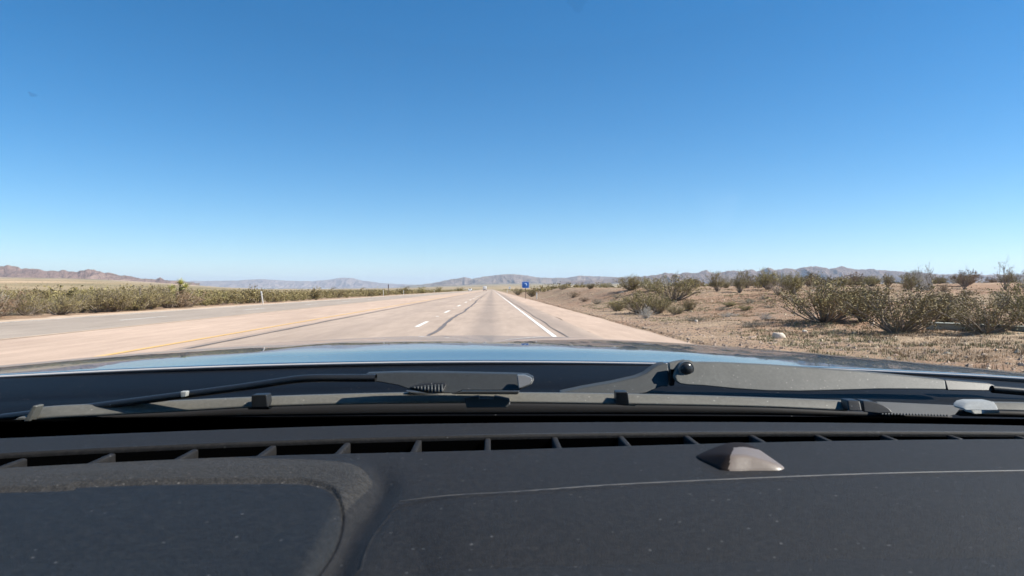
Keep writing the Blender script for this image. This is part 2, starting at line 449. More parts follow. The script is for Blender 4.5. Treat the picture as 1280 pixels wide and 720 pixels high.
# ------------------------------------------------------------------ mountains
def mountains(name, prof, D, foot, back, mat, amp=.28, sc=1.0, seed=0, pxstep=.8, foot_y=360, rows=46, jag=1.0):
    px = np.arange(prof[0][0], prof[-1][0] + .01, pxstep)
    py = np.interp(px, [p[0] for p in prof], [p[1] for p in prof])
    py = py + (fbm(px * .22, px * 0, seed + 50, 3) * 1.3 + np.abs(fbm(px * .09, px * 0, seed + 60, 2)) * -.8) * jag
    py = py - 1.1
    h = (HOR - py) / F * D + HC
    ft = (HOR - np.interp(px, [p[0] for p in foot_y], [p[1] for p in foot_y])) / F * (D - foot) if not isinstance(foot_y, (int, float)) else np.full_like(px, (HOR - foot_y) / F * (D - foot))
    t = np.concatenate([np.linspace(0, 1, rows), 1 + np.linspace(.05, 1, 10)])
    T = t[:, None]; P = px[None, :]
    d = np.where(T <= 1, D - foot + foot * T, D + back * (T - 1))
    X = FWD[0] * d + RGT[0] * (P - 640) / F * d; Y = FWD[1] * d + RGT[1] * (P - 640) / F * d
    s = foot / sc
    n = ridged(X / s * 4.6, Y / s * 1.6, seed, 6)      # spurs
    n2 = ridged(X / s * 9, Y / s * 7, seed + 20, 4)
    up = np.where(T <= 1, np.clip(T, 0, 1) ** 1.35, 1 - np.clip(T - 1, 0, None) ** 1.2 * .9)
    cut = 4 * np.clip(T, 0, 1) * np.clip(1 - T * .93, 0, 1)
    base = ft[None, :]
    relief = (h - ft)[None, :]
    Z = base + relief * np.clip(up - amp * 1.9 * (.62 - n) * 0 - amp * (1 - n) * cut * 2.6 + (n2 - .5) * .09 * np.clip(cut, .15, 1), -.15, 1.15)
    Z = np.where(T == 0, base - 30, Z)
    G = np.stack([X, Y, Z], 2)
    st(grid_mesh(name, G, mat, flip=False))
MM = {}
MM['red'] = m_mount('red_brown_rock', [(.17, .11, .09), (.28, .185, .15), (.42, .29, .225)], (.24, .19, .115), .004)
MM['blue'] = m_mount('far_rock', [(.14, .10, .085), (.2, .15, .12), (.27, .21, .17)], (.22, .19, .14), .001)
MM['mid'] = m_mount('grey_rock', [(.13, .10, .08), (.20, .15, .115), (.29, .22, .17)], (.23, .20, .14), .002)
MM['right'] = m_mount('brown_rock', [(.12, .085, .07), (.19, .135, .105), (.28, .205, .16)], (.24, .19, .14), .003)
mountains('red_mountains', [(-240, 340), (-150, 336), (-80, 340), (-30, 335), (0, 332.5), (10, 330.2), (19, 332.5), (27, 335.6), (36, 335.6), (50, 336.5), (56, 339.4), (70, 338.7), (80, 337), (90, 340), (106, 338), (112, 336.4), (125, 339.7), (131, 342), (135, 341), (150, 344.4), (160, 345.6), (168, 347.5), (177, 349), (195, 350.3), (200, 347.3), (206, 351), (223, 351.9), (250, 355)],
          8200, 1000, 1500, MM['red'], seed=5, foot_y=[(-240, 346), (0, 347), (60, 348.5), (130, 352), (200, 355), (250, 358)], amp=.5)
mountains('far_blue_mountains', [(190, 357), (223, 352), (260, 352), (300, 351), (320, 349.5), (335, 350), (370, 352), (392, 352), (415, 349.5), (427, 347.4), (442, 348), (450, 351), (475, 354.3), (500, 356), (532, 357), (560, 358)],
          31000, 2500, 4000, MM['blue'], seed=15, jag=.3, foot_y=359.5, amp=.3, sc=1.4)
mountains('centre_mountains', [(500, 359), (532, 356), (545, 353.7), (560, 350.5), (569, 349), (580, 346.1), (590, 349.2), (607, 346), (622, 343.8), (641, 342.8), (657, 344.7), (672, 347.3), (690, 347.8), (713, 347.2), (724, 345), (744, 345.8), (760, 346.3), (790, 347), (830, 350)],
          17000, 1700, 3000, MM['mid'], seed=25, jag=.5, foot_y=[(500, 360), (600, 354), (700, 354), (830, 356)], amp=.45)
mountains('brown_mountains', [(700, 352), (760, 349), (794, 346.2), (817, 344.6), (833, 341), (843, 342.3), (859, 340.6), (869, 342.3), (883, 337.4), (894, 341.6), (915, 337.4), (925, 339.2), (939, 335.8), (948, 338.3), (960, 334.3), (972, 337), (983, 333.4), (993, 336), (1005, 333), (1020, 332.3), (1037, 336), (1052, 332.8), (1065, 336), (1100, 337), (1130, 339.5), (1150, 341), (1200, 344), (1300, 343), (1450, 345), (1600, 348)],
          12500, 1500, 2500, MM['right'], seed=33, foot_y=[(700, 356), (800, 355), (1600, 354)], amp=.5)

# ------------------------------------------------------------------ vegetation
def quads_leaves(P, size, flat=0.0):
    """one small leaf-sized quad at each point"""
    n = len(P)
    a = rng.normal(size=(n, 3)); a /= np.linalg.norm(a, axis=1)[:, None]
    b = rng.normal(size=(n, 3)); b -= a * (a * b).sum(1)[:, None]; b /= np.linalg.norm(b, axis=1)[:, None]
    s = size * (.6 + .8 * rng.random(n))[:, None]
    V = np.stack([P - a * s, P + b * s * .55, P + a * s, P - b * s * .55], 1).reshape(-1, 3)
    return V, np.arange(4 * n).reshape(n, 4)
def tube_chain(pts, r0, r1, n=4):
    V = []; Q = []
    pts = np.asarray(pts); m = len(pts)
    for i in range(m):
        t = pts[min(i + 1, m - 1)] - pts[max(i - 1, 0)]; t = t / (np.linalg.norm(t) + 1e-9)
        u = np.cross(t, [0.3, .9, .1]); u /= np.linalg.norm(u) + 1e-9; w = np.cross(t, u)
        r = r0 + (r1 - r0) * i / (m - 1)
        for k in range(n):
            q = 2 * math.pi * k / n; V.append(pts[i] + (u * math.cos(q) + w * math.sin(q)) * r)
    for i in range(m - 1):
        for k in range(n):
            Q.append((i * n + k, i * n + (k + 1) % n, (i + 1) * n + (k + 1) % n, (i + 1) * n + k))
    return np.array(V), np.array(Q)
def cat(parts):
    V = []; Q = []; o = 0
    for v, q in parts:
        V.append(v); Q.append(q + o); o += len(v)
    return np.concatenate(V), np.concatenate(Q)
def bush_geo(stems, leaves, h=1.0, spread=.6, lsize=.018, droop=.1, up=.25, twig=4, lean=(0, 0), clump=.03, low=.25):
    """a vase of stems from one base, each forking into twigs with leaf clumps near the ends; about 1 m tall"""
    S = []; LP = []
    for i in range(stems):
        a = rng.random() * 6.283; k = rng.random() ** .6
        out = spread * k; top = h * (1 - .38 * k * k) * (.75 + .32 * rng.random())
        n = 7; t = np.linspace(0, 1, n)
        bend = rng.normal(size=2) * .05
        x = np.cos(a) * out * (t ** (1 - up)) + bend[0] * np.sin(t * 5) + lean[0] * t ** 1.5
        y = np.sin(a) * out * (t ** (1 - up)) + bend[1] * np.sin(t * 4) + lean[1] * t ** 1.5
        z = top * (t - droop * k * t ** 3)
        pts = np.stack([x, y, z], 1); pts[:, :2] += rng.normal(size=2) * .03
        S.append(tube_chain(pts, .011 + .006 * rng.random(), .003, 4))
        for j in range(twig):
            t0 = low + (.95 - low) * rng.random(); q = t0 * (n - 1); b = int(q); f = q - b
            p0 = pts[b] * (1 - f) + pts[min(b + 1, n - 1)] * f
            dr = rng.normal(size=3) * .6 + np.array([math.cos(a) * .5, math.sin(a) * .5, .8]); dr /= np.linalg.norm(dr)
            L = (.13 + .17 * rng.random()) * h
            p1 = p0 + dr * L * .5 + rng.normal(size=3) * .015; p2 = p0 + dr * L + rng.normal(size=3) * .03
            S.append(tube_chain([p0, p1, p2], .004, .0015, 3))
            m = max(1, int(leaves / (stems * twig)))
            tt = rng.random(m) ** .7
            P = p0 + (p2 - p0) * tt[:, None] + rng.normal(size=(m, 3)) * clump * h
            LP.append(P)
    LP = np.concatenate(LP); LP[:, 2] = np.abs(LP[:, 2])
    return cat(S), quads_leaves(LP, lsize)
def mk_mesh(name, geo, mats, midx=None):
    o = mesh_np(name, geo[0], geo[1], mats[0], smooth=False, mats=mats, midx=midx)
    me = o.data; bpy.data.objects.remove(o); return me
protos = []       # (stem mesh, leaf mesh)
specs = [dict(stems=44, leaves=6200, spread=.75, lsize=.0155, twig=7), dict(stems=38, leaves=6800, spread=.62, lsize=.0155, up=.3, twig=7),
         dict(stems=50, leaves=6400, spread=.95, lsize=.016, up=.35, droop=.2, twig=7), dict(stems=32, leaves=4300, spread=.55, lsize=.015, lean=(.25, 0), twig=6),
         dict(stems=44, leaves=7500, spread=.8, lsize=.017, low=.1, up=.4, twig=7)]
for s in specs:
    a, b = bush_geo(**s)
    protos.append((mk_mesh('stems', a, [MAT['stem']]), mk_mesh('foliage', b, [MAT['leaf']])))
a, b = bush_geo(stems=46, leaves=900, spread=.75, lsize=.014, low=.2); sparse = (mk_mesh('stems', a, [MAT['stem']]), mk_mesh('foliage', b, [MAT['leaf_dry']]))
a, b = bush_geo(stems=60, leaves=1500, spread=.9, lsize=.016, twig=5, low=.15); ghost = (mk_mesh('stems', a, [MAT['stem_pale']]), mk_mesh('foliage', b, [MAT['leaf_grey']]))
a, b = bush_geo(stems=38, leaves=3000, spread=1.1, lsize=.022, low=.05); sage = (mk_mesh('stems', a, [MAT['stem']]), mk_mesh('foliage', b, [MAT['leaf_grey']]))
a, b = bush_geo(stems=38, leaves=3400, spread=1.1, lsize=.022, low=.05); brown = (mk_mesh('stems', a, [MAT['stem']]), mk_mesh('foliage', b, [MAT['leaf_dry']]))
a, b = bush_geo(stems=13, leaves=650, spread=.38, lsize=.016, twig=6, low=.55, up=.1, clump=.03); wand = (mk_mesh('stems', a, [MAT['stem']]), mk_mesh('foliage', b, [MAT['leaf']]))
mid = []          # light meshes, both materials, for bushes far enough that their parts do not show
for k in range(4):
    a, b = bush_geo(stems=12, leaves=900, spread=.7 + .12 * k, lsize=.045, twig=4, low=.12, clump=.06)
    g = cat([a, b]); mi = np.concatenate([np.zeros(len(a[1])), np.ones(len(b[1]))]).astype(int)
    mid.append(mk_mesh('creosote_bush', g, [MAT['stem'], MAT['leaf']], mi))

placed = []
def put(pr, x, y, z, h, w, rz, label, group=None, name='creosote_bush', category='bush'):
    r = empty(name, (x, y, z), rz)
    # meshes are modelled 1 m tall, about 1.5 m across: scale goes to the parts
    tag(r, label, category, group)
    for nm, me in zip(('stems', 'foliage'), pr):
        o = bpy.data.objects.new(nm, me); link(o, r); o.scale = (w, w, h)
    placed.append((x, y, w)); return r
def put_px(pr, px, py, hpx, wpx, label, group=None, rz=None, name='creosote_bush', category='bush', natural=1.6):
    x, y, z, d = hit(px, py)
    h = hpx / F * d * 1.12; w = wpx / F * d / natural
    return put(pr, x, y, z - .03, h, w, random.random() * 6.28 if rz is None else rz, label, group, name, category)

GR = 'creosote bushes on the sandy bank right of the road'
NEAR = [
 (protos[0], 1122, 417, 62, 140, 'rounded creosote bush nearest the road, bare grey stems meeting at one point'),
 (protos[2], 1030, 404, 54, 125, 'widest olive creosote bush, its low skirt shading the red soil on its left'),
 (protos[1], 1080, 401, 47, 90, 'olive bush wedged between the widest bush and the nearest rounded bush'),
 (protos[4], 1184, 404, 42, 85, 'loose bush just right of the nearest rounded bush'),
 (protos[0], 1232, 417, 52, 105, 'dark bush whose trunk stands before the pale slab'),
 (protos[3], 1288, 410, 56, 90, 'bush cut by the right edge of the view, above the slab end'),
 (protos[3], 925, 366, 27, 32, 'upright green bush alone on the bank crest with a narrow foot'),
 (protos[1], 960, 362, 25, 40, 'fan shaped bush on the crest just right of the upright green one'),
 (protos[1], 990, 368, 27, 42, 'grey green bush on the crest behind a rusty brown low one'),
 (protos[2], 842, 376, 31, 68, 'dense dark olive bush on the bank above the grey dead shrub'),
 (protos[2], 800, 391, 27, 55, 'bush low on the bank beside the grey dead shrub'),
 (protos[4], 772, 389, 15, 32, 'small dense bush at the left end of the low roadside clump'),
 (protos[0], 822, 391, 24, 42, 'bush at the right end of the low roadside clump'),
 (protos[4], 788, 363, 18, 42, 'yellow green bush topping the pink bank'),
 (protos[0], 815, 364, 17, 38, 'bush behind the dense dark one, touching the yellow green one'),
 (protos[4], 757, 358, 9, 24, 'low bush on the crest left of the yellow green one'),
 (protos[0], 725, 359, 9, 16, 'small round bush on the bare crest of the pink bank'),
 (protos[4], 738, 361, 7, 17, 'tiny bush right of the small round one on the bare crest'),
 (protos[0], 703, 362, 7, 16, 'small bush at the far left tip of the pink bank'),
 (protos[4], 862, 388, 13, 26, 'small olive bush alone on open sand below the crest'),
 (protos[0], 845, 393, 13, 28, 'little bush right of the low roadside clump'),
 (protos[1], 665, 371, 10, 20, 'bush right of the blue sign post'),
 (protos[0], 648, 369, 9, 16, 'bush left of the blue sign post'),
]
for pr, px, py, hp, wp, lb in NEAR: put_px(pr, px, py, hp, wp, lb, GR)
put_px(wand, 1162, 362, 30, 30, 'tall thin bush of bare wands with leafy tips rising above the mountains', GR)
put_px(wand, 1256, 362, 34, 44, 'tallest wispy bush on the skyline at far right', GR)
put_px(wand, 1205, 362, 24, 36, 'wispy bush on the skyline between the two tall thin ones', GR)
put_px(protos[3], 897, 364, 24, 32, 'leaning grey bush on the crest left of the upright green one', GR)
put_px(sparse, 973, 368, 16, 34, 'rusty brown bare shrub on the crest', None, name='dead_shrub', category='shrub')
put_px(ghost, 808, 398, 15, 24, 'pale grey dead shrub at the foot of the low roadside clump', None, name='dead_shrub', category='shrub')
put_px(brown, 717, 372, 8, 16, 'brown shrub on the face of the pink bank', 'brown shrubs on the pink bank', name='brown_shrub', category='shrub')
put_px(brown, 730, 377, 6, 14, 'lower brown shrub on the face of the pink bank', 'brown shrubs on the pink bank', name='brown_shrub', category='shrub')
for px, py, hp, wp, lb in [(746, 380, 7, 16, 'grey shrub nearest the brown ones on the bank'), (940, 409, 9, 34, 'grey green mat shrub left of the white rock'), (955, 374, 5, 16, 'mat of grey shrub on sand below the fan shaped bush'),
                           (962, 385, 4, 14, 'mat of grey shrub halfway down the open sand'), (905, 387, 4, 30, 'flat grey shrub in the middle of the open sand'), (870, 402, 8, 30, 'grey shrub by the gravel right of the roadside clump'), (1187, 440, 6, 14, 'dark little tuft shrub in dry grass near the hood')]:
    put_px(sage, px, py, hp, wp, lb, 'low grey shrubs on the right bank', name='grey_shrub', category='shrub')

# skyline scrub on the right, random but kept off the open sand
cnt = 0
for _ in range(4000):
    if cnt >= 104: break
    px = random.uniform(845, 1330); d = random.uniform(34, 95)
    X = FWD[0] * d + RGT[0] * (px - 640) / F * d; Y = FWD[1] * d + RGT[1] * (px - 640) / F * d
    if px < 1130 and d < 46: continue
    if any((X - a) ** 2 + (Y - b) ** 2 < 2.2 for a, b, _ in placed): continue
    h = random.choice([random.uniform(.45, .8), random.uniform(.8, 1.35)]); w = h * random.uniform(.85, 1.5)
    lb = 'olive bush in the scrub along the right skyline behind the open sand' if px < 1010 else ('olive bush in the scrub behind the nearest rounded bush' if px < 1150 else 'olive bush in the thicket on the right skyline under the wispy bushes')
    put(random.choice(protos + [sage, sage, ghost]) if random.random() < .85 else brown, X, Y, th(X, Y) - .03, h, w * .8, random.random() * 6.28, lb, 'bushes along the right skyline')
    cnt += 1

# dense scrub beyond the far lanes
def lzone(x, y):
    px = 615 + x / y * F
    if px < 215: return 'bush in the scrub along the far verge left of the yucca tree'
    if px < 330: return 'bush in the scrub along the far verge between yucca tree and white post'
    return 'bush in the scrub along the far verge right of the tall white post'
left_ind = 0; scrub_pts = []
cand = []
for _ in range(60000):
    y = math.exp(random.uniform(math.log(14), math.log(420))); x = -random.uniform(18.9, 18.9 + y * .95 + 10)
    if 615 + x / y * F < -60: continue
    cand.append((x, y))
cell = {}
for x, y in cand:
    s = 1.25 + .006 * y
    k = (int(x // s), int(y // s))
    if any((k[0] + i, k[1] + j) in cell for i in (0,) for j in (0,)): continue
    cell[k] = 1
    scrub_pts.append((x, y))
scrub_pts.sort(key=lambda p: math.hypot(*p) + (abs(p[0]) - 18.9) * 1.2)
for i, (x, y) in enumerate(scrub_pts[:175]):
    g = fbm(np.array([x * .12]), np.array([y * .12]), 88, 2)[0]
    h = random.uniform(.42, 1.0) * (1 + .8 * g) * (1.3 if y < 60 else 1.1); w = h * random.uniform(.95, 1.7)
    near = y < 45
    z = th(x, y) - .04
    kind = random.random()
    if near:
        pr = random.choice(protos) if kind < .72 else (sage if kind < .9 else brown)
        put(pr, x, y, z, h, w * .85, random.random() * 6.28, 'low olive ' + lzone(x, y), 'bushes along the far verge')
    else:
        o = bpy.data.objects.new('creosote_bush', random.choice(mid)); link(o)
        o.location = (x, y, z); o.rotation_euler = (0, 0, random.random() * 6.28); o.scale = (w * .85, w * .85, h)
        tag(o, 'small olive ' + lzone(x, y), 'bush', 'bushes along the far verge')
def m_brush():
    k = N('brush_leaves'); p = k.gpos()
    a = k.ramp(k.noise(5, 3, .7, p), [(.35, (.11, .088, .042)), (.65, (.28, .225, .115))])
    b = k.ramp(k.noise(.16, 4, .7, p), [(.34, (.14, .11, .055)), (.48, (.24, .20, .08)), (.6, (.28, .215, .115)), (.72, (.40, .32, .20))])
    k.set(k.mix(.6, a, b), .8, .15); return k.m
MAT['brush'] = m_brush()
# the rest of the brush, beyond counting
def brush(name, pts, n_leaf, size, hs, mat, zoff=0):
    P = np.array(pts); nz = fbm(P[:, 0] * .11, P[:, 1] * .06, 91, 3)
    P = P[nz > -.22 + .1 * rng.normal(size=len(P))]; n = len(P); nz = fbm(P[:, 0] * .11, P[:, 1] * .06, 91, 3)
    h = (hs[0] + (hs[1] - hs[0]) * rng.random(n) ** 2) * (1 + 1.1 * nz)
    z0 = terrain_h(P[:, 0], P[:, 1])
    L = []
    for k in range(n_leaf):
        u = rng.normal(size=(n, 3)); u /= np.linalg.norm(u, axis=1)[:, None]; u[:, 2] = np.abs(u[:, 2])
        r = (.55 + .45 * rng.random(n))[:, None] * h[:, None]
        q = u * r * np.array([.85, .85, .95]); q[:, 0] += P[:, 0]; q[:, 1] += P[:, 1]; q[:, 2] += z0 + zoff
        L.append(q)
    L = np.concatenate(L)
    V, Q = quads_leaves(L, size)
    return tag(mesh_np(name, V, Q, mat, smooth=False), kind='stuff')
rest = scrub_pts[175:]
b1 = [p for p in rest if p[1] < 130]; b2 = [p for p in rest if p[1] >= 130]
random.shuffle(b2)
o = brush('desert_undergrowth', b1[:2600], 150, .045, (.3, .85), MAT['brush']); tag(o, 'dense olive desert brush filling the plain beyond the verge bushes', 'brush')
def ring(n, px0, px1, d0, d1, xl=-19.5, xr=6.5):
    out = []
    while len(out) < n:
        px = random.uniform(px0, px1); d = math.exp(random.uniform(math.log(d0), math.log(d1)))
        X = FWD[0] * d + RGT[0] * (px - 640) / F * d; Y = FWD[1] * d + RGT[1] * (px - 640) / F * d
        if xl < X < xr: continue
        out.append((X, Y))
    return out
o = brush('distant_undergrowth', [p for p in ring(5200, -60, 620, 120, 700) if not (p[0] < -110 and 360 < math.hypot(*p) < 500)] + ring(2300, 615, 1340, 100, 700, xr=7.5), 34, .14, (.5, 1.3), MAT['brush'])
tag(o, 'distant low scrub dotting the desert plain on both sides of the road', 'brush')
o = brush('faraway_undergrowth', ring(3000, -60, 1340, 650, 3500, -30, 20), 9, .5, (.6, 1.6), m_leaf('faraway_leaves', (.15, .13, .07), (.18, .155, .085), (.22, .185, .11), .02)); tag(o, 'faraway speckled scrub on the plain below the mountains', 'brush')
# verge clumps receding on both sides near the vanishing point
for i, (px, py, hp, wp) in enumerate([(528, 365, 7, 22), (548, 365, 6, 16), (508, 367, 8, 26), (462, 371, 9, 28), (478, 369, 7, 20), (574, 364, 4, 20), (400, 374, 10, 30), (425, 372, 11, 26)]):
    px_, y_ = px, None
    x = -19.2 - random.random() * 2; d = (px - 615) and x / ((px - 615) / F)
    h = hp / F * d; o = bpy.data.objects.new('creosote_bush', mid[i % 4]); link(o); o.location = (x, d, th(x, d) - .05); o.scale = (wp / F * d / 1.6, wp / F * d / 1.6, h * 1.15)
    tag(o, 'taller bush standing at the far verge edge toward the vanishing point', 'bush', 'taller verge bushes toward the vanishing point')

# yucca trees
def spike_ball(c, r, n, rs):
    V = []; Q = []
    for i in range(n):
        u = rng.normal(size=3); u /= np.linalg.norm(u)
        if u[2] < -.45: u[2] = -u[2]
        p = np.array(c); s = np.cross(u, [.1, .2, .97]); s /= np.linalg.norm(s)
        L = r * (.75 + .4 * rng.random())
        j = len(V); V += [p + s * .022, p + u * L * .6 + s * .018, p + u * L, p - s * .022 + u * L * .02]; Q.append((j, j + 1, j + 2, j + 3))
    return np.array(V), np.array(Q)
def yucca(px, py, hpx, label, heads):
    x = -20.4; d = x / ((px - 615) / F); z = th(x, d)
    s = hpx / F * d
    r = empty('joshua_tree', (x, d, z)); tag(r, label, 'yucca tree', 'yuccas among the left scrub')
    bm = bmesh.new(); cyl(bm, (0, 0, -.05), (0.02, 0, .45 * s), .10, .075, 8)
    parts = []
    for hx, hy, hz, hr in heads:
        cyl(bm, (0.02, 0, .42 * s), (hx * s, hy * s, hz * s), .065, .05, 7); parts.append(spike_ball((hx * s, hy * s, hz * s), hr * s, 120, 1))
    from_bm('trunk', bm, MAT['bark'], r, True)
    g = cat(parts); mesh_np('crown', g[0], g[1], MAT['yucca'], r, smooth=False)
yucca(229, 383, 33, 'yellow green branching yucca tree standing above the left scrub', [(-.28, 0, .62, .26), (.02, .1, .84, .24), (.26, -.05, .7, .25), (-.1, -.2, .5, .22), (-.34, .1, .4, .2), (.1, .0, .6, .2)])
yucca(312, 381, 14, 'small pale yellow yucca beside the tall white post', [(0, 0, .7, .34), (-.3, 0, .5, .3), (.28, 0, .45, .3)])

# ground litter on the right bank
def tufts(name, pts, blades, hh, mat, wid=.006):
    P = np.array(pts); n = len(P); z0 = terrain_h(P[:, 0], P[:, 1])
    V = []; hgt = hh[0] + (hh[1] - hh[0]) * rng.random(n) ** 1.5
    for k in range(blades):
        a = rng.random(n) * 6.283; sp = rng.random(n) * .9
        bx = P[:, 0] + rng.normal(size=n) * .05; by = P[:, 1] + rng.normal(size=n) * .05
        tip = np.stack([bx + np.cos(a) * sp * hgt, by + np.sin(a) * sp * hgt, z0 + hgt * (1 - .35 * sp)], 1)
        w = np.stack([-np.sin(a), np.cos(a), np.zeros(n)], 1) * wid
        b0 = np.stack([bx, by, z0 - .01], 1)
        V.append(np.stack([b0 - w, b0 + w, tip], 1))
    V = np.concatenate(V).reshape(-1, 3)
    return tag(mesh_np(name, V, np.arange(len(V)).reshape(-1, 3), mat, smooth=False), kind='stuff')
def bank_pts(n, x0, x1, y0, y1, seed, thr):
    out = []
    while len(out) < n:
        x = rng.uniform(x0, x1, 4000); y = y0 + (y1 - y0) * rng.random(4000) ** 1.5
        f = fbm(x * .45, y * .45, seed, 3) + rng.normal(size=4000) * .15
        m = f > thr
        out += list(zip(x[m], y[m]))
    return out[:n]
o = tufts('dry_grass', bank_pts(17000, 6.6, 32, 9, 48, 60, .08), 10, (.02, .085), MAT['grass']); tag(o, 'sparse straw coloured dry grass over the roadside bank', 'grass')
o = tufts('green_weeds', bank_pts(3800, 5.6, 24, 10, 45, 66, .12), 14, (.02, .08), MAT['forb'], .009); tag(o, 'low greenish weeds between the gravel and the bushes', 'weeds')
def rocks(name, pts, r0, r1, mat):
    base = np.array([(1,0,0),(-1,0,0),(0,1,0),(0,-1,0),(0,0,1),(0,0,-1)], float)
    fc = np.array([(0,2,4),(2,1,4),(1,3,4),(3,0,4),(2,0,5),(1,2,5),(3,1,5),(0,3,5)])
    P = np.array(pts); n = len(P); r = r0 + (r1 - r0) * rng.random(n) ** 4
    z = terrain_h(P[:, 0], P[:, 1])
    V = base[None] * (r[:, None, None] * (.6 + .7 * rng.random((n, 6, 1)))) * np.array([1.1, 1, .65])
    ca = rng.random(n) * 6.28; X = V[:, :, 0] * np.cos(ca)[:, None] - V[:, :, 1] * np.sin(ca)[:, None]; Y = V[:, :, 0] * np.sin(ca)[:, None] + V[:, :, 1] * np.cos(ca)[:, None]
    V[:, :, 0] = X + P[:, 0, None]; V[:, :, 1] = Y + P[:, 1, None]; V[:, :, 2] += z[:, None]
    F_ = (fc[None] + (np.arange(n) * 6)[:, None, None]).reshape(-1, 3)
    return tag(mesh_np(name, V.reshape(-1, 3), F_, mat, smooth=False), kind='stuff')
gp = [(4.2 + abs(rng.normal()) * 2.2, y) for y in 7 + 75 * rng.random(9000) ** 1.5]
o = rocks('gravel', gp, .012, .06, MAT['pebble']); tag(o, 'loose gravel and pebbles along the right road edge', 'gravel')
bp = [(x, y) for x, y in zip(rng.uniform(6, 34, 5200), 9 + 70 * rng.random(5200) ** 1.4)]
o = rocks('stone_rubble', bp, .015, .085, MAT['pebble']); tag(o, 'scattered small stones over the sandy bank', 'stones')
def boulder(px, py, wpx, hpx, label, mat='stone'):
    x, y, z, d = hit(px, py)
    bm = bmesh.new(); bmesh.ops.create_icosphere(bm, subdivisions=3, radius=1)
    w = wpx / F * d / 2; h = hpx / F * d
    for v in bm.verts:
        c = v.co; n = float(fbm(np.array([c.x * 1.2 + px]), np.array([c.y * 1.2 + c.z]), 5, 3)[0])
        k = 1 + n * .35
        v.co = Vector((max(-.8, min(.85, c.x)) * k * w * 1.15, c.y * k * w * .7, max(-.5, min(.55, c.z)) * k * h * 1.3))
    o = from_bm('rock', bm, MAT[mat], None, True); o.location = (x, y, z + h * .35); tag(o, label, 'rock', 'pale rocks on the right bank')
boulder(973, 423, 14, 6, 'pale flat rock at the edge of the weeds, largest on the bank')
boulder(1006, 416, 6, 3, 'small white stone right of the largest pale rock')
boulder(870, 403, 4, 3, 'little pale stone by the gravel below the open sand')
boulder(1134, 412, 5, 5, 'whitish stone at the foot of the nearest rounded bush')
boulder(1090, 407, 6, 4, 'pale stone in the shade behind the nearest rounded bush')

# low mats of shrub dotted over the open sand
cnt = 0
for _ in range(3000):
    if cnt >= 44: break
    d = random.uniform(17, 52); px = random.uniform(745, 1290)
    X = FWD[0] * d + RGT[0] * (px - 640) / F * d; Y = FWD[1] * d + RGT[1] * (px - 640) / F * d
    if X < 6.8 or any((X - a) ** 2 + (Y - b) ** 2 < .8 for a, b, _ in placed): continue
    h = random.uniform(.10, .30); w = random.uniform(.28, .6)
    k_ = random.choice([sage, brown, brown, ghost, protos[4]])
    put(k_, X, Y, th(X, Y) - .02, h, w, random.random() * 6.28, 'ankle high shrub mat on the open tan sand of the right bank', 'ankle high shrub mats on the open sand', 'low_shrub', 'shrub'); cnt += 1

# low pale slab behind the dark bush
def slab():
    bm = bmesh.new()
    x, y, z, d = hit(1172, 412)
    x2, y2, z2, d2 = hit(1300, 415)
    a = Vector((x, y)); b = Vector((x2, y2)); m = (a + b) / 2; L = (b - a).length * 1.15; ang = math.atan2(b.y - a.y, b.x - a.x)
    box(bm, (0, 0, .02), (L, .30, .36)); box(bm, (L * .0, .0, .215), (L * .99, .34, .03))
    o = from_bm('pale_slab', bm, MAT['concrete']); bevel(o, .015, 2)
    o.location = (m.x, m.y, min(z, z2) - .03); o.rotation_euler = (0, R(-1), ang)
    tag(o, 'low pale slab behind the dark bush at far right', 'concrete wall')
slab()

# ------------------------------------------------------------------ roadside things
def delineator(x, y, h, label, lean=0):
    z = th(x, y) if (x < -17.2 or x > 4.4) else 0
    r = empty('delineator_post', (x, y, z - .02)); r.rotation_euler = (0, lean, 0)
    tag(r, label, 'marker post', 'white marker posts along the verges')
    bm = bmesh.new(); box(bm, (0, 0, h / 2), (.10, .035, h)); bevel(from_bm('post', bm, MAT['post'], r), .01)
    bm = bmesh.new(); box(bm, (0, -.021, h - .12), (.075, .005, .12)); from_bm('reflector', bm, MAT['sign_white'], r)
delineator(-17.6, 53, 1.0, 'tall white marker post leaning left beside the far verge', R(-8))
delineator(-18.3, 18.3 / 135 * F, .95, 'white marker post left of the edge-on sign')
delineator(-18.2, 18.2 / 110 * F, .9, 'white marker post just right of the edge-on sign')
delineator(-18.2, 18.2 / 72 * F, .9, 'white marker post farthest along the left verge')
delineator(4.9, 4.9 / 56 * F, .75, 'white marker post beside the right shoulder, near the blue sign')
delineator(4.8, 4.8 / 19 * F, .9, 'white marker post on the right shoulder just before the vanishing point')

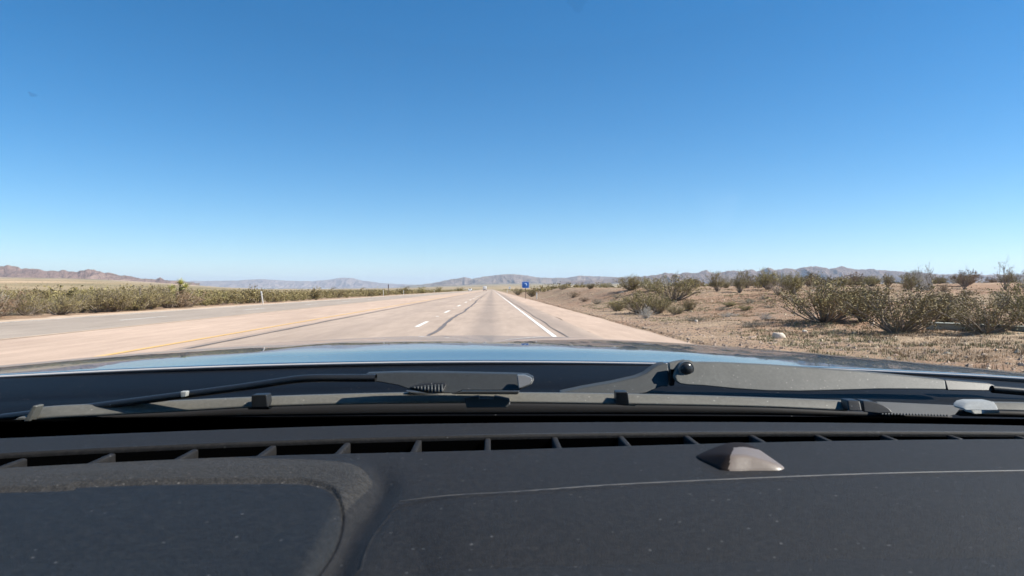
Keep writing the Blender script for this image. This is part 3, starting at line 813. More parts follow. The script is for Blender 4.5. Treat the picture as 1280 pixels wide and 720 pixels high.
def blue_sign():
    y = 80.0; x = 42 / F * y
    r = empty('road_sign', (x, y, 0)); tag(r, 'square blue road sign on a brown post right of the road', 'road sign')
    bm = bmesh.new(); box(bm, (0, .03, .95), (.07, .05, 2.0)); from_bm('post', bm, MAT['rust'], r)
    def rrect(w, h, rad, y0, y1, name, mat, cz):
        bm = bmesh.new(); vs = []
        for cx, cz_, a0 in ((w/2-rad, h/2-rad, 0), (-w/2+rad, h/2-rad, 90), (-w/2+rad, -h/2+rad, 180), (w/2-rad, -h/2+rad, 270)):
            for k in range(7):
                a = R(a0 + 15 * k); vs.append((cx + rad * math.cos(a), cz_ + rad * math.sin(a)))
        A = [bm.verts.new((p[0], y0, cz + p[1])) for p in vs]; B = [bm.verts.new((p[0], y1, cz + p[1])) for p in vs]
        bm.faces.new(A); bm.faces.new(B[::-1])
        for i in range(len(A)): bm.faces.new((A[i], A[(i+1) % len(A)], B[(i+1) % len(A)], B[i]))
        return from_bm(name, bm, mat, r)
    rrect(.88, .80, .16, -.004, 0, 'panel', MAT['blue'], 1.64)
    # the pale curved symbol in the middle
    bm = bmesh.new(); pts = []
    for k in range(13):
        a = R(-60 + 200 * k / 12); pts.append((-.02 + .13 * math.cos(a), 1.64 + .14 * math.sin(a), .042))
    for (x0, z0, r0), (x1, z1, r1) in zip(pts[:-1], pts[1:]):
        cyl(bm, (x0, -.016, z0), (x1, -.016, z1), .045, .045, 6)
    from_bm('symbol', bm, simple('pale_blue_symbol', (.50, .68, .88), .4), r)
    rrect(.84, .76, .15, -.006, -.0045, 'border', MAT['sign_white'], 1.64); rrect(.78, .70, .13, -.009, -.0065, 'panel_face', MAT['blue'], 1.64)
blue_sign()
def edge_sign():
    x = -18.6; y = 18.6 / 129 * F
    r = empty('road_sign', (x, y, th(x, y))); tag(r, 'dark road sign seen edge-on on a thin post at the far verge', 'road sign')
    bm = bmesh.new(); box(bm, (0, 0, .95), (.09, .07, 2.0)); from_bm('post', bm, MAT['rust'], r)
    bm = bmesh.new(); box(bm, (.06, 0, 1.62), (.03, .62, .75), R(12)); from_bm('panel', bm, MAT['tyre'], r)
edge_sign()
def white_sign():
    y = 230; x = 22 / F * y
    r = empty('road_sign', (x, y, 0)); tag(r, 'tiny white road sign just right of the vanishing point', 'road sign')
    bm = bmesh.new(); box(bm, (0, 0, .7), (.08, .06, 1.5)); from_bm('post', bm, MAT['galv'], r)
    bm = bmesh.new(); cyl(bm, (0, -.05, 1.62), (0, -.075, 1.62), .38, .38, 8); from_bm('panel', bm, MAT['sign_white'], r)
white_sign()

def prism_body(bm, prof, w):
    A = [bm.verts.new((-w/2, y, z)) for y, z in prof]; B = [bm.verts.new((w/2, y, z)) for y, z in prof]
    bm.faces.new(A); bm.faces.new(B[::-1])
    for i in range(len(A)): bm.faces.new((A[i], A[(i+1) % len(A)], B[(i+1) % len(A)], B[i]))
def wheels(r, spots, rad):
    for x, y in spots:
        bm = bmesh.new(); cyl(bm, (x - .11, y, rad), (x + .11, y, rad), rad, rad, 20)
        w = from_bm('wheel', bm, MAT['tyre'], r)
        bm = bmesh.new(); cyl(bm, (x - .118, y, rad), (x + .118, y, rad), rad * .55, rad * .55, 14); from_bm('rim', bm, MAT['galv'], w)
def oncoming_car():
    y = 405; x = -13.0
    r = empty('parked_car', (x, y, 0)); r.name = 'oncoming_car'; tag(r, 'pale oncoming car far off in the opposite lanes', 'car')
    bm = bmesh.new(); prism_body(bm, [(-2.2, .35), (-2.25, .7), (-1.1, .95), (-.45, 1.45), (1.2, 1.5), (1.9, 1.02), (2.2, .95), (2.25, .4)], 1.8)
    bevel(from_bm('body', bm, MAT['carwhite'], r), .06)
    bm = bmesh.new(); V = [(-.72, -1.08, .98), (.72, -1.08, .98), (.62, -.50, 1.42), (-.62, -.50, 1.42)]
    f = [bm.verts.new((a, b - .03, c + .02)) for a, b, c in V]; g = [bm.verts.new((a, b, c - .03)) for a, b, c in V]
    bm.faces.new(f); bm.faces.new(g[::-1])
    for i in range(4): bm.faces.new((f[i], f[(i+1) % 4], g[(i+1) % 4], g[i]))
    from_bm('windshield', bm, MAT['glassdark'], r)
    for s in (-1, 1):
        bm = bmesh.new(); box(bm, (s * .66, -2.25, .66), (.36, .06, .16)); bevel(from_bm('headlight', bm, MAT['lamp'], r), .02)
    wheels(r, [(-.8, -1.4), (.8, -1.4), (-.8, 1.4), (.8, 1.4)], .33)
def truck():
    y = 470; x = -5.0
    r = empty('box_truck', (x, y, 0)); tag(r, 'white box truck far ahead in the left lane', 'truck')
    bm = bmesh.new(); box(bm, (0, 3.0, 2.0), (2.5, 7, 2.3)); bevel(from_bm('cargo_box', bm, MAT['carwhite'], r), .04)
    bm = bmesh.new(); box(bm, (0, 0, 0)if False else (0, -.53, 1.95), (2.2, .03, 2.0)); bevel(from_bm('rear_door', bm, MAT['post'], r), .02)
    bm = bmesh.new(); prism_body(bm, [(6.7, .5), (6.7, 2.3), (7.6, 2.3), (8.2, 1.5), (8.9, 1.3), (8.9, .5)], 2.1); bevel(from_bm('cab', bm, MAT['carwhite'], r), .06)
    bm = bmesh.new(); box(bm, (0, 3.2, .70), (1.0, 8, .22)); box(bm, (0, -.45, .55), (2.2, .1, .16)); from_bm('chassis', bm, MAT['tyre'], r)
    for s in (-1, 1):
        bm = bmesh.new(); box(bm, (s * 1.0, -.52, .75), (.2, .04, .12)); from_bm('tail_light', bm, simple('tail_lens', (.4, .02, .02), .3), r)
    wheels(r, [(-1.0, 1.0), (1.0, 1.0), (-1.0, 7.6), (1.0, 7.6)], .48)
oncoming_car(); truck()

# ------------------------------------------------------------------ our car
car = empty('car', (0, 0, 0))
tag(car, 'black car in the foreground with dusty wipers, glossy hood and grained dashboard', 'car')

def crv(pts):
    xs = np.array([p[0] for p in pts], float); ys = np.array([p[1] for p in pts], float)
    # monotone-ish cubic through the points
    m = np.gradient(ys, xs)
    def f(x):
        x = np.asarray(x, float); i = np.clip(np.searchsorted(xs, x) - 1, 0, len(xs) - 2)
        h = xs[i + 1] - xs[i]; t = (x - xs[i]) / h
        a = (1 + 2 * t) * (1 - t) ** 2; b = t * (1 - t) ** 2; c = t * t * (3 - 2 * t); d = t * t * (t - 1)
        return np.where((x < xs[0]), ys[0] + m[0] * (x - xs[0]), np.where(x > xs[-1], ys[-1] + m[-1] * (x - xs[-1]), a * ys[i] + b * h * m[i] + c * ys[i + 1] + d * h * m[i + 1]))
    return f

# hood: a gently crowned sheet; camera-relative heights
HX0 = -.0327
def hood_z(x, y):
    u = x - HX0
    v = y - .95
    z = -.0997 - .02094 * v - .01538 * v * v - (.03183 + .02082 * v) * u ** 2 - .051 * np.clip(np.abs(u) - .62, 0, None) ** 2 - .00416 * u * v
    z = z + .0035 * sst(0, .22, v) * (1 - sst(.22, 1.3, v)) * np.exp(-(u / .42) ** 2)
    z = z - .9 * np.clip(y - 2.55, 0, None) ** 2 - 1.5 * np.clip(np.abs(u) - .95, 0, None) ** 2
    # two faint pressed lines running forward
    for c in (-.36, .36):
        z = z + .0008 * np.exp(-((u - c * (1 - .12 * (y - .95))) / .06) ** 2) * sst(.95, 1.15, y)
    return z
def hood_rear(x): return .95 - .186 * (x - HX0) ** 2
xs = np.linspace(-1.05, 1.0, 280)
rows = []
for k, (dy, dz) in enumerate([(.045, -.030), (.010, -.018), (.002, -.012), (0, -.006), (.0012, -.0022), (.004, -.0004)]):
    yy = hood_rear(xs) + dy; rows.append(np.stack([xs, yy, hood_z(xs, hood_rear(xs) + .004) + dz + HC], 1))
for t in np.linspace(0, 1, 120)[0:]:
    yy = hood_rear(xs) + .008 + (2.95 - hood_rear(xs)) * t; rows.append(np.stack([xs, yy, hood_z(xs, yy) + HC], 1))
G = np.stack(rows, 0)
grid_mesh('hood', G, MAT['hood'], car)
glint_m = m_plastic('painted_lip_glint', (.42, .40, .39), .3, 0, 0)  # bright colour for an added tube that paints the glint behind the hood lip
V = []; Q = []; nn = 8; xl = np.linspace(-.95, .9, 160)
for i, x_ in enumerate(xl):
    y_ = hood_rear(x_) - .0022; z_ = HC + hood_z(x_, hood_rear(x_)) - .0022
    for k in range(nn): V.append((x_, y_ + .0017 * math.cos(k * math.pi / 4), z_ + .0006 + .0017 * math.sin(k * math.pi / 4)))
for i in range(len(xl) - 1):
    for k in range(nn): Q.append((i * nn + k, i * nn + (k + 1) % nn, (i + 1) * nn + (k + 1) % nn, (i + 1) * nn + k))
mesh_np('hood_edge_glint', V, Q, glint_m, car)

# windshield
GB = .66
def gbase(x): return GB - .20 * (x + .05) ** 2
def gz(x, y): return -.135 + .51 * (gbase(x) - y)
def gpoint(px, py):
    """depth at which the sight line meets the windshield"""
    lo, hi = .2, .9
    for _ in range(40):
        m = (lo + hi) / 2; p = U(px, py, m)
        if p[2] - HC < gz(p[0], p[1]): lo = m
        else: hi = m
    return lo
xs = np.linspace(-.74, .74, 90); vs = np.linspace(0, .95, 60)
def gl_sheet(off, v0=0, v1=.95, n=60):
    return np.stack([np.stack([xs, gbase(xs) - v + off * .45, gz(xs, gbase(xs) - v) + HC + off * .89], 1) for v in np.linspace(v0, v1, n)], 0)
def shell(name, A, B, mat, parent, flip=False):
    """closed shell between two sheets of the same grid"""
    nr, nc, _ = A.shape; V = np.concatenate([A.reshape(-1, 3), B.reshape(-1, 3)]); q = grid_faces(nr, nc); o = nr * nc
    Q = [q, q[:, ::-1] + o]
    i = np.arange(nc - 1); Q.append(np.stack([i + 1, i, i + o, i + 1 + o], 1)); j = i + (nr - 1) * nc; Q.append(np.stack([j, j + 1, j + 1 + o, j + o], 1))
    i = np.arange(nr - 1) * nc; Q.append(np.stack([i, i + nc, i + nc + o, i + o], 1)); j = i + nc - 1; Q.append(np.stack([j + nc, j, j + o, j + nc + o], 1))
    Q = np.concatenate(Q)
    if flip: Q = Q[:, ::-1]
    return mesh_np(name, V, Q, mat, parent)
def frit_sheet(off):
    return np.stack([np.stack([xs, gbase(xs) - v + off * .45, gz(xs, gbase(xs) - v) + HC + off * .89], 1) for v in [(-.012 + t * (.057 + .055 * xs ** 2)) for t in np.linspace(0, 1, 10)]], 0)
ws = shell('windshield', gl_sheet(0), gl_sheet(.0025), MAT['glass'], car)
shell('glass_border', frit_sheet(-.0035), frit_sheet(-.0015), MAT['frit'], ws)

def smudge(px, py, rad, al):
    d = gpoint(px, py) - .002
    bm = bmesh.new(); c = Vector(U(px, py, d)); vs = []
    for k in range(14):
        a = 6.283 * k / 14; q = rad * (1 + .3 * math.sin(3 * a + px)); vs.append(bm.verts.new(c + Vector((math.cos(a) * q, -.89 * math.sin(a) * q, .45 * math.sin(a) * q))))
    bm.faces.new(vs)
    m = bpy.data.materials.new('glass_grime'); m.use_nodes = True; b = m.node_tree.nodes['Principled BSDF']; b.inputs['Base Color'].default_value = (.10, .09, .08, 1); b.inputs['Alpha'].default_value = al; b.inputs['Roughness'].default_value = 1
    from_bm('glass_smudge', bm, m, ws)
smudge(40, 118, .0013, .13); smudge(722, 4, .003, .05)

# cowl between hood and glass
def img_sheet(name, rows, mat, parent, px0=-350, px1=1600, n=260, thick=None):
    px = np.linspace(px0, px1, n); G = []
    for f, d in rows:
        py = f(px); dd = d(px) if callable(d) else np.full_like(px, d)
        G.append(np.array([U(a, b, c) for a, b, c in zip(px, py, dd)]))
    return grid_mesh(name, np.stack(G, 0), mat, parent)
rear_py = crv([(-70, 471), (0, 468), (160, 462), (300, 457.5), (450, 453.5), (640, 451.5), (840, 453), (1000, 458), (1140, 465), (1280, 475), (1350, 481)])
def off(f, k): return lambda x: f(x) + k
dd_r = lambda x: .955 - .16 * ((x - 615) / F) ** 2
img_sheet('cowl_panel', [(off(rear_py, 1.5), lambda x: dd_r(x) + .05), (off(rear_py, 5), lambda x: dd_r(x) - .015), (off(rear_py, 9), lambda x: dd_r(x) - .05),
     (off(rear_py, 20), lambda x: dd_r(x) - .11), (off(rear_py, 30), lambda x: dd_r(x) - .155), (off(rear_py, 34), lambda x: dd_r(x) - .165), (off(rear_py, 38), lambda x: dd_r(x) - .19),
     (off(rear_py, 58), lambda x: dd_r(x) - .245), (off(rear_py, 74), lambda x: dd_r(x) - .262)], MAT['cowl'], car)

# prism traced in the picture, set at its own distance with real thickness
def plate(name, poly, d, thick, mat, parent, tilt=0.0, bw=.0012, seg=3, on_glass=True, std=.0):
    ym = sum(p[1] for p in poly) / len(poly)
    bm = bmesh.new(); A = []; B = []
    for px, py in poly:
        dep = (gpoint(px, ym) + std if on_glass else d) + (ym - py) * tilt
        A.append(bm.verts.new(U(px, py, dep))); B.append(bm.verts.new(U(px, py, dep) + FWD * thick))
    bm.faces.new(A); bm.faces.new(B[::-1])
    for i in range(len(A)): bm.faces.new((A[i], A[(i+1) % len(A)], B[(i+1) % len(A)], B[i]))
    o = from_bm(name, bm, mat, parent)
    bmesh_tri = o.modifiers.new('bevel', 'BEVEL'); bmesh_tri.width = bw; bmesh_tri.segments = seg; bmesh_tri.limit_method = 'ANGLE'; bmesh_tri.angle_limit = R(35)
    for p in o.data.polygons: p.use_smooth = True
    w = o.modifiers.new('wn', 'WEIGHTED_NORMAL'); w.keep_sharp = False; w.weight = 80
    return o
def band(name, top, bot, px0, px1, mat, parent, std=.0, thick=.006, tilt=.0007, n=120, bulge=0.0, rows=5):
    """long strip lying on the glass between two picture curves"""
    px = np.linspace(px0, px1, n); A = []; B = []
    for k in range(rows):
        t = k / (rows - 1); py = top(px) * (1 - t) + bot(px) * t
        dep = np.array([gpoint(a, (top(a) + bot(a)) / 2) for a in px]) + std + (1 - t) * (bot(px) - top(px)) * tilt
        dep = dep - bulge * 4 * t * (1 - t)
        A.append(np.array([U(a, b, c) for a, b, c in zip(px, py, dep)]))
        B.append(A[-1] + FWD * thick)
    return shell(name, np.stack(A, 0), np.stack(B, 0), mat, parent, flip=True)

def blade(): pass
bl = empty('wiper_blade', U(560, 500, .6)); bl.parent = car
inv = Vector(bl.location)
def rel(o, par):
    o.parent = par
    o.location = o.location - par.location if par is not car else o.location
    return o
top = crv([(30, 512), (47, 510), (140, 505), (227, 501), (316, 497), (420, 493.5), (515, 491.5), (640, 491.5), (780, 493), (900, 496), (960, 498), (1058, 501.5)])
bot = crv([(30, 527), (40, 525.5), (140, 518.5), (227, 514), (316, 509), (420, 505.5), (515, 504), (640, 503.5), (780, 505.5), (900, 507.5), (960, 509), (1058, 513.5)])
rb = crv([(30, 529), (47, 528), (140, 524), (227, 522.5), (316, 520.5), (420, 519.5), (515, 518.5), (640, 518.2), (780, 518), (900, 518.5), (960, 519), (1058, 521)])
rel(band('blade_strip', top, bot, 38, 1060, MAT['blade'], car, .012, .007, .0008, 160, .0006), bl)
rel(band('blade_edge', off(bot, -1.4), off(bot, .6), 40, 1058, MAT['blade'], car, .0095, .004, .0, 160, 0, 3), bl)
rel(band('rubber', off(bot, .4), rb, 40, 1190, MAT['rubber'], car, .014, .008, .0002, 160, .001), bl)
rel(band('rubber_lip', off(rb, -1.6), off(rb, -.4), 350, 1050, m_plastic('pale_rubber_lip', (.085, .08, .078), .5, 0, 0), car, .0125, .003, .0, 120, 0, 3), bl)  # thin paler line along the lower edge of the rubber
# clips along the blade
for x0, x1, mt in ((314, 333, 'armdark'), (770, 785, 'armdark')):
    c = plate('clip', [(x0, top(x0) - 3), (x1, top(x1) - 3), (x1 + 2, bot(x1) + 1), (x0, bot(x0) + 1)], 0, .012, MAT[mt], car, 0, .001, 3, True, .007); rel(c, bl)
c = plate('clip_foot', [(775, 504), (794, 504.5), (795, 508), (778, 507)], 0, .008, MAT['cap'], car, 0, .0006, 2, True, .007); rel(c, bl)
c = plate('clip_foot', [(311, 508), (336, 508), (336, 512), (309, 512)], 0, .008, MAT['armdark'], car, 0, .0006, 2, True, .007); rel(c, bl)
# left end cap
c = plate('end_cap', [(41, 507), (46, 508), (37, 527), (29, 527)], 0, .010, MAT['arm'], car, 0, .0008, 2, True, .006); rel(c, bl)
c = plate('end_cap', [(18, 525), (23, 521.5), (34, 522), (33, 527), (20, 528)], 0, .010, MAT['arm'], car, 0, .0008, 2, True, .008); rel(c, bl)
# right end: clasp, pointed cap
c = plate('clasp', [(1059, 500.5), (1075, 501), (1078, 514), (1061, 514)], 0, .013, MAT['armdark'], car, .0004, .0012, 3, True, .006); rel(c, bl)
c = plate('end_cap', [(1078, 501), (1092, 502), (1104, 506), (1112, 511), (1116, 516), (1100, 517), (1080, 515)], 0, .012, MAT['armdark'], car, .0004, .001, 3, True, .006); rel(c, bl)
# spring strip beyond the cap with comb teeth
sp = [(1096, 502.5), (1203, 507.5), (1194, 518), (1186, 520)]
n = 22
for k in range(n):
    x = 1186 - k * 3.9; y = 519.5 - k * .12
    sp += [(x - .9, y + 1.8), (x - 2.4, y - 1.3)]
sp.append((1100, 516))
c = plate('comb_strip', sp, 0, .003, simple('grey_comb_plastic', (.10, .10, .096), .55, .4, 0, .15, 40), car, .0008, .0003, 1, True, .006); rel(c, bl)

arm = empty('wiper_arm', U(560, 478, .62)); arm.parent = car
# connector body
c = plate('connector', [(456, 467.0), (500, 465.5), (560, 466), (640, 467.5), (660, 468.5), (667, 472), (668.5, 474.5), (665, 481), (648, 488.5), (578, 488.5), (570, 492), (556, 492), (535, 492), (514, 488), (497, 482), (478, 478.5), (457, 476)],
      0, .014, m_plastic('connector_plastic', (.026, .028, .028), .5, 1500, .00003, .02, .2), car, .0006, .0018, 4, True, .030); rel(c, arm)
c = plate('connector_skirt', [(506, 489), (530, 491), (560, 493), (578, 489), (650, 489), (646, 495), (643, 500), (580, 500), (560, 502.5), (545, 503), (528, 499)],
      0, .008, m_plastic('connector_skirt_plastic', (.028, .03, .031), .5, 0, 0), car, .0, .0012, 3, True, .024); rel(c, arm)  # skirt in nearly the same grey as the connector
c = plate('adapter', [(580, 497), (599, 495), (599, 498.5), (617, 498.5), (618, 495), (637, 498.5), (638, 506), (634, 509.5), (583, 510)], 0, .010, m_plastic('adapter_plastic', (.045, .048, .048), .5, 0, 0), car, .0003, .001, 3, True, .004); rel(c, bl)
c = plate('nose_cap', [(646, 469), (656, 469), (664, 472), (666, 475), (662, 480.5), (648, 486)], 0, .006, m_plastic('grey_nose', (.12, .12, .12), .3, 0, 0), car, .0006, .002, 4, True, .025); rel(c, arm)
tab = plate('release_tab', [(512, 484), (525, 480.5), (538, 479), (556, 479), (558, 481.5), (555, 487), (553, 491.5), (540, 491), (525, 488)], 0, .004, MAT['armdark'], car, .0006, .0006, 2, True, .0125); rel(tab, arm)
V = None
bm = bmesh.new()
for k in range(9):
    x = 518 + k * 4.3; y0 = 483.5 - k * .5 if k < 6 else 480.6; y1 = 485.5 + k * .7
    y0 += .4
    dq = gpoint(x, 485) + .0115
    a = U(x, y0, dq + (484 - y0) * .0006); b = U(x, min(y1, 490), dq + (484 - y1) * .0006)
    cyl(bm, a, b, .0009, .0009, 6)
ribs = from_bm('tab_ribs', bm, m_plastic('tab_grey', (.045, .048, .048), .5, 0, 0), car, True); rel(ribs, arm)
# thin arm running left and down behind the blade
def ribbon_tube(name, pts, mat, parent, w=.0055, hgt=.004):
    P = []
    for i in range(len(pts) - 1):
        for t in np.linspace(0, 1, 8, endpoint=False):
            P.append(tuple(np.array(pts[i]) * (1 - t) + np.array(pts[i + 1]) * t))
    P.append(pts[-1])
    Q = [U(*p) for p in P]
    # smooth
    Q = np.array(Q)
    for _ in range(4): Q[1:-1] = (Q[:-2] + 2 * Q[1:-1] + Q[2:]) / 4
    V = []; F_ = []
    m = 10
    for i, q in enumerate(Q):
        for k in range(m):
            a = 2 * math.pi * k / m
            V.append(q + np.array([0, math.cos(a) * w, math.sin(a) * hgt]))
    for i in range(len(Q) - 1):
        for k in range(m): F_.append((i * m + k, i * m + (k + 1) % m, (i + 1) * m + (k + 1) % m, (i + 1) * m + k))
    return mesh_np(name, np.array(V), np.array(F_), mat, parent)
g = lambda px, py, s: (px, py, gpoint(px, py) + s)
rel(ribbon_tube('arm_rod', [g(470, 472.5, .036), g(380, 472.5, .036), g(300, 484.5, .034), g(232, 493.5, .032), g(120, 508, .035), g(0, 522, .05)], MAT['armdark'], car, .006, .0032), arm)
c = plate('washer_jet', [(225, 489.5), (233, 489.5), (232, 496), (226, 497)], 0, .006, MAT['cap'], car, 0, .0006, 2, True, .020); rel(c, arm)

# right arm and pivot
arm2 = empty('wiper_arm', U(858, 460, .74)); arm2.parent = car
D2 = .735
c = plate('pivot_cover', [(700, 491), (730, 484.5), (765, 478.5), (796, 471.5), (808, 466.5), (815, 461), (822, 456.5), (830, 454.3), (835.5, 455), (836.5, 471), (836, 483.5), (827, 483), (818, 486.5), (808, 491), (790, 494), (700, 496)], D2 + .02, .02,
      m_plastic('dusty_lit_pivot_cover', (.04, .042, .04), .6, 1500, .00003, .06, .3, (.2, .2, .2), 12), car, .0009, .003, 4, False); rel(c, arm2)  # real cover; paler tone and tapered left end paint the sunlit cowl patch
c = plate('hinge_link', [(836.5, 454), (848, 451.5), (858, 450), (856, 460), (846, 462.5), (837, 462)], D2 + .018, .010, MAT['arm'], car, .0006, .001, 2, False); rel(c, arm2)
c = plate('hinge_shaft', [(838, 462), (849, 462), (845, 470), (843, 482), (838, 483)], D2 + .022, .010, MAT['armdark'], car, .0, .001, 2, False); rel(c, arm2)
pl = [(843.5, 471), (846, 463), (850, 454.5), (856, 451), (864, 451), (869, 453), (900, 453.3), (960, 456), (1000, 458.8), (1060, 463), (1120, 468.5), (1182, 474.8), (1184, 487.5), (1150, 487), (1100, 486.8), (1040, 488.5), (1000, 489.5), (960, 489), (920, 486.5), (880, 482.5), (860, 481.5), (850, 480), (845, 476.5)]
c = plate('arm_plate', pl, D2, .012, MAT['arm'], car, .0007, .0022, 4, False); rel(c, arm2)
pl = [(1180, 474.3), (1236, 478.8), (1243, 480.8), (1247, 484.5), (1246, 489), (1184, 488)]
c = plate('arm_sleeve', pl, D2 + .002, .010, MAT['armdark'], car, .0007, .002, 4, False); rel(c, arm2)
rel(ribbon_tube('arm_rod', [(1240, 486.5, D2), (1290, 490.5, D2 - .005), (1350, 497, D2 - .02)], MAT['armdark'], car, .004, .0042), arm2)
bm = bmesh.new(); bmesh.ops.create_uvsphere(bm, u_segments=24, v_segments=14, radius=.0072)
o = from_bm('pivot_pin', bm, MAT['pin'], car, True); o.location = U(858, 461.5, D2 + .0055); o.scale = (1, .6, 1); rel(o, arm2)
bm = bmesh.new()
q = U(858, 461.5, D2 + .0040); cyl(bm, q, q + FWD * .004, .0082, .0082, 28)
o = from_bm('pin_collar', bm, m_plastic('collar_grey', (.12, .12, .115), .4, 0, 0), car); rel(o, arm2)

bl2 = empty('wiper_blade', U(1250, 510, .58)); bl2.parent = car
tp = crv([(1240, 503.5), (1280, 504), (1350, 507)]); bt = crv([(1240, 513), (1280, 514), (1350, 518)])
rel(band('blade_strip', tp, bt, 1240, 1350, MAT['blade'], car, .012, .007, .0008, 30, .0006), bl2)
rel(band('rubber', off(bt, .4), off(bt, 8), 1200, 1350, MAT['rubber'], car, .014, .008, .0002, 30, .001), bl2)
c = plate('end_cap', [(1204.5, 507), (1208, 503.5), (1216, 502), (1243, 502), (1247, 507), (1249.5, 513), (1206, 513), (1204, 510)], 0, .014, MAT['cap'], car, .0009, .0022, 4, True, .008); rel(c, bl2)
c = plate('cap_foot', [(1214, 512.5), (1249.5, 512.5), (1251, 517), (1217, 517.5)], 0, .012, MAT['cap'], car, .0009, .001, 3, True, .007); rel(c, bl2)

# dashboard
ZD = .1025
f_front = crv([(-600, 568), (-80, 551), (0, 548), (160, 541.5), (340, 535), (500, 530.5), (640, 528.5), (900, 527.5), (1100, 529), (1280, 532), (1370, 534), (1740, 540)])
f_lip = crv([(-600, 594), (-80, 572), (0, 567), (160, 559), (340, 551.5), (480, 547), (640, 543.5), (800, 541.3), (960, 540), (1120, 540), (1280, 541), (1370, 542), (1740, 547)])
f_near = crv([(-600, 616), (-80, 591), (0, 585.5), (160, 577), (340, 569.5), (480, 566), (640, 562), (800, 557), (960, 552.8), (1100, 550.3), (1280, 548.8), (1370, 548.9), (1740, 552)])
def dpt(py, z=ZD): return z * F / (py - HOR)
def dash_rows(fa, fb, n, zf=None, px=None):
    px = np.arange(-600, 1741, 3.0) if px is None else px
    G = []
    for t in np.linspace(0, 1, n):
        py = fa(px) * (1 - t) + fb(px) * t; d = dpt(py)
        P = np.stack([np.array([U(a, b, c) for a, b, c in zip(px, py, d)])], 0)[0]
        if zf is not None: P[:, 2] += zf(px, py)
        G.append(P)
    return G
dash = empty('dashboard', (0, .35, HC - ZD)); dash.parent = car
# front strip with a rounded drop at the glass side and a lip at the slot
px = np.arange(-600, 1741, 3.0)
G = dash_rows(f_front, f_lip, 10)
fr = [G[0] + np.array([0, .012, -.03]), G[0] + np.array([0, .006, -.006]), G[0] + np.array([0, .003, -.0015])]
lipr = [G[-1] + np.array([0, -.0006, .0006]), G[-1] + np.array([0, -.0018, .0002]), G[-1] + np.array([0, -.0022, -.0015]), G[-1] + np.array([0, -.0022, -.0028])]
o = grid_mesh('front_strip', np.stack(fr + G + lipr, 0), MAT['dash'], car, flip=True); rel(o, dash)
o = grid_mesh('vent_wall', np.stack([G[-1] + np.array([0, -.0022, -.0026]), G[-1] + np.array([0, -.002, -.07])], 0), MAT['hole'], car, flip=True); rel(o, dash)

# main top with rim, inset cover and seam
def sdf(px, py, poly):
    P = np.stack([px, py], -1); best = np.full(px.shape, 1e9); inside = np.zeros(px.shape, bool)
    n = len(poly)
    for i in range(n):
        a = np.array(poly[i], float); b = np.array(poly[(i + 1) % n], float); e = b - a
        t = np.clip(((P - a) @ e) / (e @ e), 0, 1); d = np.linalg.norm(P - a - t[..., None] * e, axis=-1); best = np.minimum(best, d)
        c = ((a[1] > py) != (b[1] > py)) & (px < (b[0] - a[0]) * (py - a[1]) / (b[1] - a[1] + 1e-12) + a[0]); inside ^= c
    return np.where(inside, -best, best)
def smooth_poly(pts, n=6):
    out = []
    for i in range(len(pts)):
        p0, p1, p2, p3 = [np.array(pts[(i + k) % len(pts)], float) for k in (-1, 0, 1, 2)]
        if np.linalg.norm(p2 - p1) > 120: out.append(p1); continue
        for t in np.linspace(0, 1, n, endpoint=False):
            out.append(.5 * (2 * p1 + (p2 - p0) * t + (2 * p0 - 5 * p1 + 4 * p2 - p3) * t * t + (3 * p1 - p0 - 3 * p2 + p3) * t ** 3))
    return out
coverP = smooth_poly([(-800, 625), (0, 616), (100, 609.5), (200, 606), (300, 605), (370, 605), (398, 609), (416, 617), (426, 631), (428, 648), (419, 674), (400, 706), (376, 745), (350, 790), (-800, 790)])
rimP = smooth_poly([(-800, 540), (200, 556), (380, 563), (440, 571), (470, 588), (478, 606), (465, 624), (442, 648), (430, 672), (410, 710), (382, 760), (365, 790), (-800, 790)])
padP = smooth_poly([(478, 640), (500, 623.5), (560, 619.5), (640, 615.5), (760, 607), (880, 601), (1010, 595.5), (1120, 591.8), (1280, 588.8), (1420, 587), (1900, 585), (1900, 790), (430, 790), (448, 700), (460, 665)])
def dash_zf(px, py):
    sc = sdf(px, py, coverP); sr = sdf(px, py, rimP); sp = sdf(px, py, padP)
    k = (py - HOR) / 240.0
    z = .0038 * (1 - sst(-30, 6, sr)) * sst(0, 22, py - f_near(px))
    z = z - .0014 * (1 - sst(-3, 2.5, sc)) - .0011 * np.exp(-((sc) / 2.0) ** 2) - .0015 * (1 - sst(-120, -6, sc))
    fd = sst(468, 590, px)
    z = z + .0034 * fd * (1 - sst(-2.2, .6, sp)) - .0014 * fd * np.exp(-((sp - 1.2) / 1.5) ** 2) + .0005 * np.exp(-((sp + 2.5) / 1.6) ** 2) - .0035 * (1 - sst(-130, -10, sp))
    z = z - .004 * np.exp(-(sdf_valley(px, py) / 20) ** 2)
    return z
padP = [(p[0], HOR + (p[1] - HOR) * 1.027) for p in padP]; coverP = [(p[0], HOR + (p[1] - HOR) * 1.015) for p in coverP]
def sdf_valley(px, py):
    pts = [(476, 610), (462, 636), (440, 665), (424, 700), (405, 745), (380, 800)]
    best = np.full(px.shape, 1e9); P = np.stack([px, py], -1)
    for a, b in zip(pts[:-1], pts[1:]):
        a = np.array(a, float); b = np.array(b, float); e = b - a; t = np.clip(((P - a) @ e) / (e @ e), 0, 1)
        best = np.minimum(best, np.linalg.norm(P - a - t[..., None] * e, axis=-1))
    return best
pxm = np.concatenate([np.unique(np.concatenate([np.arange(-600, -80, 6.), np.arange(-80, 1371, 1.7), np.arange(1371, 1741, 6.)]))])
nr = 170
PX = np.repeat(pxm[None, :], nr, 0); T = np.linspace(0, 1, nr)[:, None] ** 1.0
PY = f_near(pxm)[None, :] * (1 - T) + 775 * T
D = ZD * F / (PY - HOR)
